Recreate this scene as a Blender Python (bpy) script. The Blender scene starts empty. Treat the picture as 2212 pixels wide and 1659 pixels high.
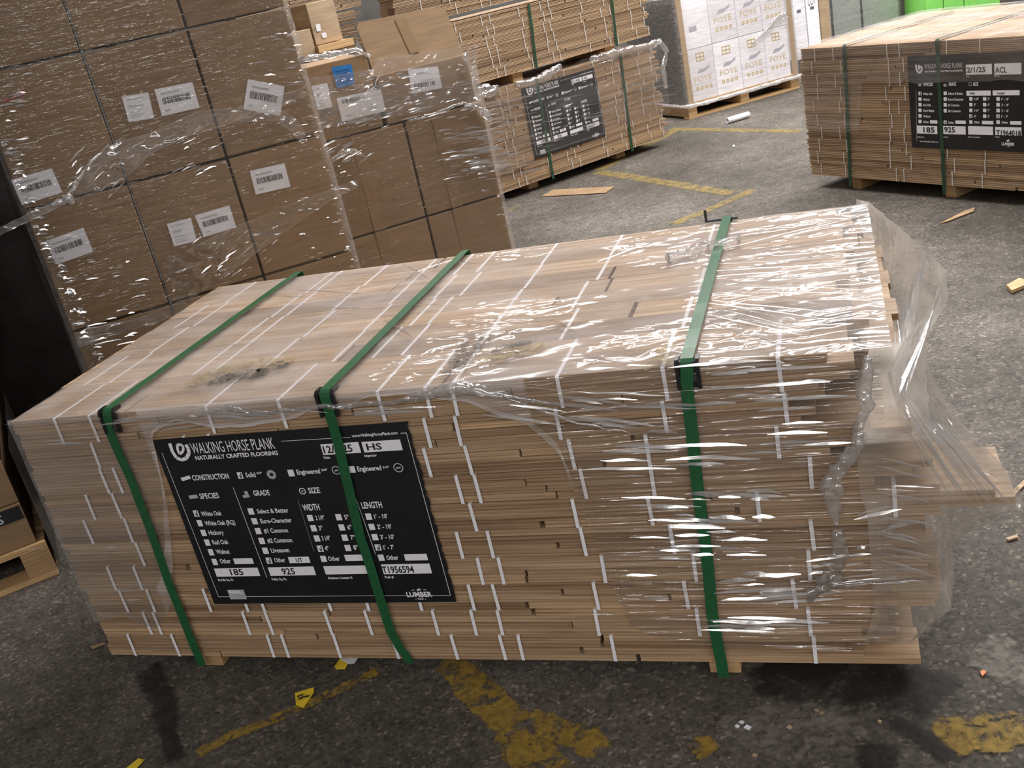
import bpy, math, random
from mathutils import Vector, Matrix, noise
R = random.Random(7)
SC = bpy.context.scene
COL = SC.collection
# ------------------------------------------------------------------ camera, sky, lamps, exposure
CX, CY, FPX = 1106.0, 829.5, 2173.6
CAM_H, PITCH, ROLL = 1.5897, .383, -.2203
_f = Vector((0, math.cos(PITCH), -math.sin(PITCH))); _r = Vector((1, 0, 0)); _u = _r.cross(_f)
CR = math.cos(ROLL)*_r + math.sin(ROLL)*_u
CU = -math.sin(ROLL)*_r + math.cos(ROLL)*_u
CF = _f
EYE = Vector((0, 0, CAM_H))
cd = bpy.data.cameras.new('camera'); cam = bpy.data.objects.new('camera', cd); COL.objects.link(cam)
cd.sensor_width = 36; cd.lens = 36*FPX/2212; cd.clip_start = .05
cam.matrix_world = Matrix(((CR.x, CU.x, -CF.x, 0), (CR.y, CU.y, -CF.y, 0), (CR.z, CU.z, -CF.z, CAM_H), (0, 0, 0, 1)))
SC.camera = cam
SC.view_settings.view_transform = 'Standard'; SC.view_settings.look = 'None'
SC.view_settings.gamma = 1; SC.view_settings.use_curve_mapping = False
SC.view_settings.exposure = 0.18
w = bpy.data.worlds.new('warehouse_air'); SC.world = w; w.use_nodes = True
w.node_tree.nodes['Background'].inputs[0].default_value = (1, .95, .92, 1)
w.node_tree.nodes['Background'].inputs[1].default_value = .20
def lamp(x, y, z, sx, sy, watts, rz=0, col=(1, .975, .96)):
    l = bpy.data.lights.new('ceiling_and_glint_lamp', 'AREA'); l.shape = 'RECTANGLE'; l.size = sx; l.size_y = sy
    l.energy = watts; l.color = col
    o = bpy.data.objects.new('ceiling_and_glint_strip', l); COL.objects.link(o); o.location = (x, y, z); o.rotation_euler = (0, 0, rz)
lamp(3.6, 4.6, 5.2, 7.0, .28, 430)
lamp(3.4, 7.6, 5.2, 8.0, .28, 470)
lamp(3.4, 10.6, 5.2, 9.0, .28, 470)
lamp(1.0, -3.6, 3.5, 12.0, .45, 470)  # unseen strip behind the camera, lengthened so film folds and cartons glint
SC.cycles.transparent_max_bounces = 24
SC.cycles.max_bounces = 8
SC.cycles.sample_clamp_indirect = 6
# ------------------------------------------------------------------ picture-to-place helpers
def ray(u, v):
    return ((u-CX)/FPX)*CR - ((v-CY)/FPX)*CU + CF
def ground(u, v, z=0.):
    d = ray(u, v); return EYE + d*((z-CAM_H)/d.z)
class Face:
    """an upright plane: origin, heading; local axes s along it, b behind it, z up"""
    def __init__(self, x, y, th):
        self.o = Vector((x, y, 0)); self.th = th
        self.ex = Vector((math.cos(th), math.sin(th), 0)); self.ey = Vector((-math.sin(th), math.cos(th), 0))
    def px(self, u, v, b=0.):
        d = ray(u, v); n = self.ey; t = (n.dot(self.o) + b - n.dot(EYE))/n.dot(d)
        q = EYE + d*t
        return (q-self.o).dot(self.ex), q.z
    def w(self, s, b, z):
        return self.o + self.ex*s + self.ey*b + Vector((0, 0, z))
MAIN = Face(-1.28, 2.4718, -.3557)
CART = Face(-.54, 4.279, .303)        # right-hand front corner of the tall carton load
SECOND = Face(.156, 4.95, .341)
MID = Face(.279, 7.577, .5156)
SIDE = Face(2.066, 6.03, -1.1214)
TILE = Face(2.13, 9.351, .3058)
# ------------------------------------------------------------------ mesh helpers
class MB:
    def __init__(self): self.v = []; self.f = []; self.h = None
    def add(self, vs, fs):
        n = len(self.v); self.v += [tuple(p) for p in vs]; self.f += [tuple(i+n for i in q) for q in fs]; return self
    def box(self, x0, y0, z0, x1, y1, z1):
        return self.add([(x0,y0,z0),(x1,y0,z0),(x1,y1,z0),(x0,y1,z0),(x0,y0,z1),(x1,y0,z1),(x1,y1,z1),(x0,y1,z1)],
            [(0,3,2,1),(4,5,6,7),(0,1,5,4),(1,2,6,5),(2,3,7,6),(3,0,4,7)])
    def prism(self, prof, x0, x1):
        """profile of (y,z) points, anticlockwise seen from +x, run from x0 to x1"""
        n = len(prof)
        vs = [(x0,y,z) for y,z in prof] + [(x1,y,z) for y,z in prof]
        return self.add(vs, [tuple(range(n-1,-1,-1)), tuple(range(n,2*n))] + [(i,(i+1)%n,n+(i+1)%n,n+i) for i in range(n)])
    def quad(self, a, b, c, d): return self.add([a,b,c,d], [(0,1,2,3)])
    def poly(self, pts): return self.add(pts, [tuple(range(len(pts)))])
    def slab(self, pts, vec):
        """flat outline given thickness along vec"""
        n = len(pts); vec = Vector(vec)
        vs = [Vector(p) for p in pts]; vs = vs + [p+vec for p in vs]
        return self.add(vs, [tuple(range(n-1,-1,-1)), tuple(range(n,2*n))] + [(i,(i+1)%n,n+(i+1)%n,n+i) for i in range(n)])
    def ribbon(self, path, wvec, t):
        """band of thickness t swept along path (points), width vector wvec, outward side given by per-point normals"""
        n = len(path); vs = []
        for i, p in enumerate(path):
            p = Vector(p); a = Vector(path[max(i-1,0)]); c = Vector(path[min(i+1,n-1)])
            tan = (c-a).normalized(); nor = tan.cross(Vector(wvec).normalized())*t
            wv = Vector(wvec)*.5
            vs += [p-wv, p+wv, p+wv+nor, p-wv+nor]
        fs = []
        for i in range(n-1):
            k = 4*i
            for j in range(4): fs.append((k+j, k+(j+1)%4, k+4+(j+1)%4, k+4+j))
        fs += [(3,2,1,0), (4*n-4,4*n-3,4*n-2,4*n-1)]
        return self.add(vs, fs)
    def tube(self, path, rad, seg=8, flat=1., jit=0.):
        n = len(path); vs = []; fs = []
        for i, p in enumerate(path):
            p = Vector(p); tan = (Vector(path[min(i+1,n-1)])-Vector(path[max(i-1,0)])).normalized()
            a = tan.cross(Vector((0,1,.13))).normalized(); b = tan.cross(a)
            r = rad[i] if isinstance(rad, (list, tuple)) else rad
            for j in range(seg):
                q = 2*math.pi*j/seg + i*.35; k = r*(1+jit*R.uniform(-1,1))
                vs.append(p + a*math.cos(q)*k + b*math.sin(q)*k*flat)
        for i in range(n-1):
            for j in range(seg): fs.append((i*seg+j, i*seg+(j+1)%seg, (i+1)*seg+(j+1)%seg, (i+1)*seg+j))
        fs += [tuple(range(seg-1,-1,-1)), tuple(range((n-1)*seg, n*seg))]
        return self.add(vs, fs)
    def build(self, name, m, parent=None, smooth=False, bevel=0, haze=None):
        me = bpy.data.meshes.new(name); me.from_pydata(self.v, [], self.f); me.validate(); me.update()
        me.materials.append(m)
        if haze is not None:
            at = me.attributes.new('haze', 'FLOAT', 'POINT'); cr = me.attributes.new('crease', 'FLOAT', 'POINT')
            for i, q in enumerate(haze):
                at.data[i].value, cr.data[i].value = q if isinstance(q, tuple) else (q, 1.)
        if smooth:
            for p in me.polygons: p.use_smooth = True
        o = bpy.data.objects.new(name, me); COL.objects.link(o)
        if parent: o.parent = parent
        if bevel:
            b = o.modifiers.new('bevel', 'BEVEL'); b.width = bevel; b.segments = 2; b.limit_method = 'ANGLE'
        return o
def tag(o, label=None, cat=None, group=None, kind=None):
    for k, v in (('label', label), ('category', cat), ('group', group), ('kind', kind)):
        if v: o[k] = v
    return o
def thing(name, loc=(0,0,0), rz=0, label=None, cat=None, group=None):
    o = bpy.data.objects.new(name, None); COL.objects.link(o); o.location = loc; o.rotation_euler = (0,0,rz); o.empty_display_size = .05
    return tag(o, label, cat, group)
def at_face(F, name, s=0, b=0, z=0, label=None, cat=None, group=None, turn=0):
    return thing(name, F.w(s, b, z), F.th+turn, label, cat, group)
# ------------------------------------------------------------------ materials
def mat(name):
    m = bpy.data.materials.new(name); m.use_nodes = True
    nt = m.node_tree; nt.nodes.clear()
    out = nt.nodes.new('ShaderNodeOutputMaterial')
    return m, nt, out
def nd(nt, t, **kw):
    n = nt.nodes.new('ShaderNode'+t)
    for k, v in kw.items():
        if k.startswith('_'): setattr(n, k[1:], v)
        else:
            key = int(k[1:]) if k[0] == 'i' and k[1:].isdigit() else k
            n.inputs[key].default_value = v
    return n
def ramp(nt, pts):
    n = nt.nodes.new('ShaderNodeValToRGB'); e = n.color_ramp.elements
    while len(e) < len(pts): e.new(.5)
    for q, (p, c) in zip(e, pts): q.position = p; q.color = (*c, 1) if len(c) == 3 else c
    return n
def coords(nt, scale, space='Object', offset_random=False, rot=(0,0,0)):
    tc = nd(nt, 'TexCoord'); mp = nd(nt, 'Mapping'); mp.inputs['Scale'].default_value = scale; mp.inputs['Rotation'].default_value = rot
    nt.links.new(tc.outputs[space], mp.inputs[0])
    if offset_random:
        oi = nd(nt, 'ObjectInfo'); cm = nd(nt, 'CombineXYZ'); mm = nd(nt, 'Math', _operation='MULTIPLY', i1=57.)
        nt.links.new(oi.outputs['Random'], mm.inputs[0])
        for i in range(3): nt.links.new(mm.outputs[0], cm.inputs[i])
        nt.links.new(cm.outputs[0], mp.inputs['Location'])
    return mp
def plain(name, col, rough=.6, metal=0, var=.08, scale=30, bump=0.):
    m, nt, out = mat(name); L = nt.links.new
    p = nd(nt, 'BsdfPrincipled', Roughness=rough, Metallic=metal); L(p.outputs[0], out.inputs[0])
    mp = coords(nt, (scale,)*3); n = nd(nt, 'TexNoise', Scale=1., Detail=4.); L(mp.outputs[0], n.inputs['Vector'])
    r = ramp(nt, [(.3, tuple(c*(1-var) for c in col)), (.7, tuple(min(1, c*(1+var)) for c in col))]); L(n.outputs[0], r.inputs[0]); L(r.outputs[0], p.inputs['Base Color'])
    if bump:
        b = nd(nt, 'Bump', Strength=bump, Distance=.003); L(n.outputs[0], b.inputs['Height']); L(b.outputs[0], p.inputs['Normal'])
    return m
def wood(name, dark, mid, light, rough=.6, dirt=.5):
    m, nt, out = mat(name); L = nt.links.new
    p = nd(nt, 'BsdfPrincipled', Roughness=rough); L(p.outputs[0], out.inputs[0])
    mp = coords(nt, (2.2, 55, 160), offset_random=True)
    n = nd(nt, 'TexNoise', Scale=1., Detail=6., Roughness=.65); L(mp.outputs[0], n.inputs['Vector'])
    r = ramp(nt, [(.28, dark), (.5, mid), (.72, light)]); L(n.outputs[0], r.inputs[0])
    # board-to-board difference
    oi = nd(nt, 'ObjectInfo'); r2 = ramp(nt, [(0, (.66, .60, .55)), (.3, (.90, .87, .84)), (.7, (1.04, 1.02, 1.)), (1, (1.24, 1.19, 1.10))]); L(oi.outputs['Random'], r2.inputs[0])
    mx = nd(nt, 'Mix', _data_type='RGBA', _blend_type='MULTIPLY', Factor=1.); L(r.outputs[0], mx.inputs[6]); L(r2.outputs[0], mx.inputs[7])
    # long brown stains and knots
    mp2 = coords(nt, (3.5, 30, 45), offset_random=True); n2 = nd(nt, 'TexNoise', Scale=1., Detail=3.); L(mp2.outputs[0], n2.inputs['Vector'])
    r3 = ramp(nt, [(.60, (0,0,0)), (.74, (dirt,)*3)]); L(n2.outputs[0], r3.inputs[0])
    mx2 = nd(nt, 'Mix', _data_type='RGBA'); L(r3.outputs[0], mx2.inputs[0]); L(mx.outputs[2], mx2.inputs[6]); mx2.inputs[7].default_value = (.16, .085, .045, 1)
    L(mx2.outputs[2], p.inputs['Base Color'])
    b = nd(nt, 'Bump', Strength=.25, Distance=.002); L(n.outputs[0], b.inputs['Height']); L(b.outputs[0], p.inputs['Normal'])
    return m
def film(name, scale, gloss=.10, rough=.13, bump=.6, hz=1., tint=(.95, .92, .92), extra=None, dist=.006, edge=.22, detail=1.5):
    m, nt, out = mat(name); L = nt.links.new
    mp = coords(nt, scale); n = nd(nt, 'TexNoise', Scale=1., Detail=detail, Roughness=.5, Distortion=.5); L(mp.outputs[0], n.inputs['Vector'])
    h = n.outputs[0]
    if extra:
        mp2 = coords(nt, extra); n2 = nd(nt, 'TexNoise', Scale=1., Detail=1., Roughness=.5, Distortion=1.2); L(mp2.outputs[0], n2.inputs['Vector'])
        ad = nd(nt, 'Math', _operation='ADD'); L(n.outputs[0], ad.inputs[0]); L(n2.outputs[0], ad.inputs[1]); h = ad.outputs[0]
    b = nd(nt, 'Bump', Strength=bump, Distance=dist); L(h, b.inputs['Height'])
    ca = nd(nt, 'Attribute', _attribute_name='crease'); cm = nd(nt, 'Math', _operation='MULTIPLY', i1=bump); L(ca.outputs['Fac'], cm.inputs[0]); L(cm.outputs[0], b.inputs['Strength'])
    tr = nd(nt, 'BsdfTransparent'); tr.inputs[0].default_value = (.97, .96, .95, 1)
    df = nd(nt, 'BsdfDiffuse', Roughness=.5); df.inputs[0].default_value = (*tint, 1)
    tl = nd(nt, 'BsdfTranslucent'); tl.inputs[0].default_value = (*tint, 1)
    m1 = nd(nt, 'MixShader', i0=.4); L(df.outputs[0], m1.inputs[1]); L(tl.outputs[0], m1.inputs[2])
    at = nd(nt, 'Attribute', _attribute_name='haze')
    rr = ramp(nt, [(.35, (.45,)*3), (.65, (1.25,)*3)]); L(n.outputs[0], rr.inputs[0])
    mu = nd(nt, 'Math', _operation='MULTIPLY'); L(at.outputs['Fac'], mu.inputs[0]); L(rr.outputs[0], mu.inputs[1])
    mu2 = nd(nt, 'Math', _operation='MULTIPLY', _use_clamp=True, i1=hz); L(mu.outputs[0], mu2.inputs[0])
    m2 = nd(nt, 'MixShader'); L(mu2.outputs[0], m2.inputs[0]); L(tr.outputs[0], m2.inputs[1]); L(m1.outputs[0], m2.inputs[2])
    gl = nd(nt, 'BsdfGlossy', Roughness=rough); gl.inputs[0].default_value = (1, 1, 1, 1); L(b.outputs[0], gl.inputs['Normal'])
    lw = nd(nt, 'LayerWeight', Blend=.25); L(b.outputs[0], lw.inputs['Normal'])
    ma = nd(nt, 'Math', _operation='MULTIPLY_ADD', _use_clamp=True, i1=edge, i2=gloss); L(lw.outputs['Fresnel'], ma.inputs[0])
    m3 = nd(nt, 'MixShader'); L(ma.outputs[0], m3.inputs[0]); L(m2.outputs[0], m3.inputs[1]); L(gl.outputs[0], m3.inputs[2])
    L(m3.outputs[0], out.inputs[0])
    return m
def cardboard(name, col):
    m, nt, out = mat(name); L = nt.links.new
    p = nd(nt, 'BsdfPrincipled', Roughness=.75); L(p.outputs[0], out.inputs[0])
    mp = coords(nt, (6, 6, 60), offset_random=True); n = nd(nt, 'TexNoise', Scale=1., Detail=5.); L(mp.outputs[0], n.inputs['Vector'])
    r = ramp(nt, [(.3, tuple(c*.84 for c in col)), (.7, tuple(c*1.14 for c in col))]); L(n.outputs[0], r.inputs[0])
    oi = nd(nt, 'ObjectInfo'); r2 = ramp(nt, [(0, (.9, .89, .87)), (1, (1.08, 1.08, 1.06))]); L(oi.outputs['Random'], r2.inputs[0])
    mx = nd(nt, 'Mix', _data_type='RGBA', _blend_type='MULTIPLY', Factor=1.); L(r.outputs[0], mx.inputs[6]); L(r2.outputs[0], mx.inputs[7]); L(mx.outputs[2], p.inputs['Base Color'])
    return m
def floor_mat():
    m, nt, out = mat('worn_concrete'); L = nt.links.new
    p = nd(nt, 'BsdfPrincipled', Roughness=.75); p.inputs['Specular IOR Level'].default_value = .3; L(p.outputs[0], out.inputs[0])
    big = nd(nt, 'TexNoise', Scale=1., Detail=7., Roughness=.62); L(coords(nt, (.9,)*3).outputs[0], big.inputs['Vector'])
    r = ramp(nt, [(.30, (.050, .044, .036)), (.5, (.092, .082, .070)), (.68, (.148, .133, .119))]); L(big.outputs[0], r.inputs[0])
    vo = nd(nt, 'TexVoronoi', Scale=1., Randomness=1.); L(coords(nt, (120,)*3).outputs[0], vo.inputs['Vector'])
    sx = nd(nt, 'SeparateColor'); L(vo.outputs['Color'], sx.inputs[0])
    r2 = ramp(nt, [(0, (.50, .48, .46)), (.35, (.86, .85, .83)), (.8, (1.12, 1.09, 1.06)), (.94, (1.6, 1.52, 1.45)), (1, (2.6, 2.45, 2.3))]); L(sx.outputs[0], r2.inputs[0])
    mx = nd(nt, 'Mix', _data_type='RGBA', _blend_type='MULTIPLY', Factor=.85); L(r.outputs[0], mx.inputs[6]); L(r2.outputs[0], mx.inputs[7])
    gr = nd(nt, 'TexNoise', Scale=1., Detail=9., Roughness=.75, Distortion=.4); L(coords(nt, (13,)*3).outputs[0], gr.inputs['Vector'])
    r3 = ramp(nt, [(.34, (.50, .48, .46)), (.60, (1.12,)*3)]); L(gr.outputs[0], r3.inputs[0])
    mx2 = nd(nt, 'Mix', _data_type='RGBA', _blend_type='MULTIPLY', Factor=.75); L(mx.outputs[2], mx2.inputs[6]); L(r3.outputs[0], mx2.inputs[7])
    L(mx2.outputs[2], p.inputs['Base Color'])
    b = nd(nt, 'Bump', Strength=.3, Distance=.003); L(gr.outputs[0], b.inputs['Height']); L(b.outputs[0], p.inputs['Normal'])
    return m
def worn_paint(name, col, lo=.44, hi=.56, scale=14., amount=.85):
    m, nt, out = mat(name); L = nt.links.new
    p = nd(nt, 'BsdfPrincipled', Roughness=.7)
    n = nd(nt, 'TexNoise', Scale=1., Detail=8., Roughness=.72, Distortion=.5); L(coords(nt, (scale,)*3).outputs[0], n.inputs['Vector'])
    n2 = nd(nt, 'TexNoise', Scale=1., Detail=4.); L(coords(nt, (60,)*3).outputs[0], n2.inputs['Vector'])
    c = ramp(nt, [(.3, tuple(q*.5 for q in col)), (.7, col)]); L(n2.outputs[0], c.inputs[0]); L(c.outputs[0], p.inputs['Base Color'])
    at = nd(nt, 'Attribute', _attribute_name='haze')
    ad = nd(nt, 'Math', _operation='ADD'); L(n.outputs[0], ad.inputs[0])
    sb = nd(nt, 'Math', _operation='MULTIPLY_ADD', i1=.45, i2=-.3); L(at.outputs['Fac'], sb.inputs[0]); L(sb.outputs[0], ad.inputs[1])
    r = ramp(nt, [(lo, (0,0,0)), (hi, (amount,)*3)]); L(ad.outputs[0], r.inputs[0])
    t = nd(nt, 'BsdfTransparent'); mx = nd(nt, 'MixShader'); L(r.outputs[0], mx.inputs[0]); L(t.outputs[0], mx.inputs[1]); L(p.outputs[0], mx.inputs[2]); L(mx.outputs[0], out.inputs[0])
    return m
OAK = wood('pale_oak', (.185, .112, .058), (.375, .258, .155), (.53, .39, .255))
OAK2 = wood('oak_further_back', (.21, .13, .07), (.385, .268, .165), (.52, .38, .25), dirt=.35)
PALLET_WOOD = wood('pallet_pine', (.34, .20, .09), (.52, .34, .17), (.62, .43, .24), dirt=.6)
WHITE_STRAP = plain('white_strap_plastic', (.78, .77, .80), .35, var=.04)
GREEN = plain('green_strap_plastic', (.016, .098, .036), .26, var=.12, scale=60)
GREEN_FAR = plain('dimmed_green_strap_plastic', (.016, .055, .028), .4, var=.2)  # darker copy of GREEN, dimmer light put into the far straps' colour
STRAP_FAR = plain('far_white_strap_plastic', (.58, .54, .49), .45, var=.06)  # duller, warmer white for the far straps
BLACK = plain('black_plastic', (.012, .012, .013), .35, var=.2)
SIGN = plain('black_sign_film', (.010, .010, .012), .38, var=.2, scale=12)
PRINT = plain('white_print', (.80, .79, .82), .55, var=.03)
GREYPRINT = plain('grey_print', (.42, .44, .46), .55, var=.1)
INK = plain('black_marker_ink', (.012, .011, .014), .5, var=.1)
CARD = cardboard('brown_cardboard', (.27, .172, .092))
CARD_PALE = cardboard('pale_cardboard', (.40, .29, .185))
CARD_WHITE = cardboard('white_cardboard', (.80, .79, .85))
CARD_DARK = cardboard('dark_and_shade_cardboard', (.085, .075, .066))  # dark cartons; also stands in for shade on the tile load and behind planks
TAPE = plain('brown_parcel_tape', (.26, .165, .09), .3, var=.05)
PAPER = plain('label_paper', (.78, .78, .82), .6, var=.03)
BLUE = plain('blue_note_paper', (.02, .20, .56), .6, var=.1)
GOLD = plain('gold_print', (.58, .42, .16), .5, var=.08)
SHOEGREY = plain('grey_carton_print', (.42, .42, .48), .5, var=.08)
YELLOWPAPER = plain('yellow_label_paper', (.72, .52, .03), .6, var=.12)
DARKFILM = plain('black_stretch_film', (.020, .017, .015), .3, var=.4, scale=9, bump=.6)
RED = plain('red_marker', (.45, .05, .04), .6)
GREENBOX = plain('bright_green_carton', (.22, .62, .12), .5)
GREYGREEN = plain('grey_green_wrapped_carton', (.30, .33, .30), .4, var=.15)
ORANGE = plain('orange_plastic_scrap', (.85, .22, .05), .5)
FILM_TOP = film('loose_clear_film', (4, 8, 8), gloss=.10, rough=.10, bump=1., extra=(9, 16, 16), dist=.011)
FILM_FRONT = film('taut_clear_film', (1.3, 24, 30), gloss=.07, rough=.13, bump=1., extra=(3.2, 40, 58), dist=.0125)
FILM_END = film('gathered_clear_film', (7, 7, 14), gloss=.12, rough=.08, bump=1., extra=(24, 20, 4), dist=.012, tint=(.95, .89, .82))
FILM_ROPE = film('twisted_clear_film', (30, 30, 30), gloss=.28, rough=.10, bump=1., dist=.012)
FILM_CARTON = film('carton_clear_film', (4, 22, 60), gloss=.05, rough=.10, bump=1., extra=(12, 22, 90), dist=.0075)
# ------------------------------------------------------------------ the hall
m = MB(); m.quad((-9, -5, 0), (11, -5, 0), (11, 16, 0), (-9, 16, 0)); tag(m.build('floor', floor_mat()), kind='structure')
WALL = plain('grey_block_wall', (.16, .15, .14), .8, var=.2, scale=3)
m = MB(); m.box(-9, 15.8, 0, 11, 16, 7); tag(m.build('wall_back', WALL), kind='structure')
PAINT = worn_paint('worn_yellow_paint', (.42, .265, .040), .50, .62, 24., .75)
PAINT2 = worn_paint('faded_yellow_paint', (.36, .25, .065), .45, .64, 16., .6)
SPECK = worn_paint('pale_chipped_surface', (.30, .27, .225), .47, .66, 26., .55)
STAIN = worn_paint('dark_oil_stain', (.018, .016, .014), .40, .64, 11., .75)
ZL = [.0012]
def decal(pts, m, name='floor_marking', n=10):
    """soft-edged patch on the floor from an outline or a centre line with widths (picture points)"""
    ZL[0] += .0003
    b = MB(); hz = []
    P = [(ground(u, v), wd) for u, v, wd in pts]
    for i in range(len(P)-1):
        (a, wa), (c, wc) = P[i], P[i+1]
        k = max(2, int((c-a).length/.06))
        for j in range(k if i < len(P)-2 else k+1):
            t = j/k; q = a.lerp(c, t); wd = wa+(wc-wa)*t
            d = (c-a).normalized(); nrm = Vector((-d.y, d.x, 0))
            for e in (-1, -.5, 0, .5, 1):
                x = q + nrm*wd*.5*e*(1+.25*noise.noise(q*9+Vector((e, 3, 0))))
                b.v.append((x.x, x.y, ZL[0])); hz.append(0. if abs(e) == 1 else .9)
    rows = len(b.v)//5
    for i in range(rows-1):
        for j in range(4): b.f.append((i*5+j, i*5+j+1, i*5+j+6, i*5+j+5))
    for j in range(5): hz[j] = 0; hz[-1-j] = 0
    return tag(b.build(name, m, haze=hz), kind='structure')
decal([(1285,372,.16),(1460,281,.17),(1475,277,.16)], PAINT2)
decal([(1440,279,.16),(1740,284,.16)], PAINT2)
decal([(1285,370,.18),(1590,420,.16)], PAINT2)
decal([(1640,405,.14),(1540,450,.13),(1440,490,.13)], PAINT2)
decal([(1085,452,.16),(1130,448,.12)], PAINT2)
decal([(960,1400,.14),(1020,1490,.16),(1090,1540,.15),(1130,1610,.18),(1230,1720,.18)], PAINT)
decal([(1090,1530,.1),(1260,1600,.14),(1330,1640,.08)], PAINT)
decal([(860,1430,.05),(640,1535,.06),(480,1600,.06),(380,1660,.06)], PAINT)
decal([(1980,1575,.1),(2060,1590,.16),(2150,1580,.16),(2260,1570,.12)], PAINT)
decal([(2030,1630,.06),(2130,1612,.07),(2230,1610,.08)], PAINT)
decal([(1480,1640,.1),(1520,1615,.1),(1560,1600,.06)], PAINT)
decal([(1530,1600,.14),(1620,1575,.24),(1740,1590,.28),(1830,1600,.2),(1870,1620,.1)], SPECK)
decal([(1690,1525,.1),(1790,1530,.18),(1830,1560,.1)], SPECK)
decal([(2110,1480,.2),(2180,1440,.3),(2250,1430,.3)], SPECK)
decal([(310,1430,.10),(355,1520,.11),(365,1590,.06),(385,1680,.07)], STAIN)
decal([(1590,1480,.1),(1700,1470,.2),(1950,1480,.25),(2100,1530,.15)], STAIN)
decal([(1840,1640,.1),(1900,1640,.14),(1960,1650,.1)], STAIN)
decal([(1880,1530,.05),(2000,1600,.06),(2080,1660,.05)], STAIN)
# ------------------------------------------------------------------ plank bundles
COURSE = .01864; TIER = 4*COURSE; BOARD = .1045; DEPTH = 5*2*BOARD
ORD = ['lowest', 'second', 'third', 'fourth', 'fifth', 'sixth', 'seventh', 'eighth', 'ninth', 'topmost']
def plank_mesh(x0, x1, y0, z0, y1, z1, groove=.35, rev=False):
    t = z1-z0; g = .0030
    b = MB()
    b.prism([(y0, z0), (y1, z0), (y1, z1), (y0, z1), (y0, z0+t*.66), (y0+g, z0+t*.66), (y0+g, z0+t*.36), (y0, z0+t*.36)], x0, x1)
    return b
def add_strap(root, x, y0, y1, z0, z1, wd=.0085, slant=0.):
    b = MB(); e = .0006
    pth = [(x+slant, y0-e, z0), (x, y0-e, z1+.0001), (x, y1, z1+.0001), (x+slant, y1, z0)]
    b.ribbon(pth, (wd, 0, 0), -.0005)
    return b.build('strap', STRAP_FAR if wd < .008 else WHITE_STRAP, root)
def make_bundle(F, s, bk, z, x0, ends, straps, label, group, wood_m=None, detail=True, slack=0., jy=.003, sw=.0085, gap=.0008):
    """one strapped bundle, four courses of two boards; ends = right-hand end of each course"""
    wood_m = wood_m or OAK
    root = at_face(F, 'plank_bundle', s, bk, z, label, 'lumber', group)
    for k in range(4):
        z0 = k*COURSE + gap; z1 = (k+1)*COURSE - gap*(1+slack*2)
        for j in range(2):
            a = x0 + R.uniform(-.006, .006); e = ends[k] - (R.uniform(0, .03) if j else 0)
            cuts = []
            if detail:
                cuts = sorted(a + (e-a)*q for q in ([R.uniform(.18, .8)] if R.random() < .55 else [R.uniform(.15, .45), R.uniform(.55, .85)]))
            xs = [a]+cuts+[e]
            for i in range(len(xs)-1):
                yo = (R.uniform(-jy, jy) if bk == 0 else R.uniform(0, .001)) if j == 0 else 0
                g = R.uniform(.0012, .0030) if R.random() < .4 else R.uniform(.004, .0075)
                plank_mesh(xs[i]+(g if i else 0), xs[i+1]-(g if i < len(xs)-2 else 0), j*BOARD+.0004+yo, z0, (j+1)*BOARD-.0006, z1).build('plank', wood_m, root)
    for x in straps:
        add_strap(root, x, -jy if bk == 0 else .0022, 2*BOARD-.002, .0006, TIER-gap, sw, R.uniform(-.002, .002))
    return root
Z0 = .05; TOP = Z0+10*TIER
# straps on the near stack: picture positions, tier by tier from the floor
STR = [
 [282,376,582,613,725,850,978,1082,1122,1322,1758],
 [335,313,528,577,705,792,938,1021,1078,1288,1507,1747],
 [258,318,440,521,557,702,785,900,1015,1067,1285,1480,1714],
 [230,287,1035,1080,1303,1500,1749],
 [287,333,988,1055,1257,1450,1754],
 [170,260,1017,1240,1403,1639,1934],
 [172,230,987,1027,1258,1410,1754],
 [200,230,917,1007,1233,1400,1683],
 [178,385,440,917,985,1205,1437,1700],
 [100,178,440,600,820,925,983,1213,1442,1690]]
YT = [1382,1330,1273,1217,1154,1095,1034,972,907,860]
ENDS = [[2.145, 2.03, 1.995, 2.10], [2.03, 2.06, 2.085, 2.05], [2.18, 2.19, 2.195, 2.17], [2.19, 2.17, 2.19, 2.12],
        [2.15, 2.17, 2.165, 2.17], [2.20, 2.336, 2.30, 2.20], [2.08, 2.15, 2.19, 2.10], [2.0, 2.06, 2.155, 2.08],
        [1.95, 1.98, 1.93, 2.0], [1.99, 2.05, 2.06, 2.01]]
for t in range(10):
    st = []
    for u in STR[t]:
        yy = YT[t] + (0 if 300 < u < 1300 else 0)
        s_, _z = MAIN.px(u, yy); st.append(s_)
    off = R.uniform(-.006, .006)
    st = [q-off for q in st]
    make_bundle(MAIN, off, 0, Z0+t*TIER, -.004 if t else .004, [e-off for e in ENDS[t]], st,
        f'strapped oak plank bundle, {ORD[t]} tier up the sign face of stack signed T1956594', 'plank bundles on the sign face of the flared-wrap stack')
for c in range(1, 5):
    e0 = [2.05, 2.10, 2.09, 2.10, 2.11][c]
    make_bundle(MAIN, R.uniform(-.006, .006), c*2*BOARD, Z0+9*TIER, .0, [e0-.02, e0-.01, e0+.0, e0-R.uniform(0, .05)],
        sorted([q+R.uniform(-.012, .012) for q in (.075, .155, .435, .49, .64, .83, .96, 1.03, 1.22, 1.42, 1.72)][(0 if c % 2 else 1):]),
        f'oak plank bundle on top of stack signed T1956594, {["", "second", "third", "fourth", "fifth"][c]} row from its sign', 'plank bundles on top of the flared-wrap stack')
proto = {}
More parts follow.
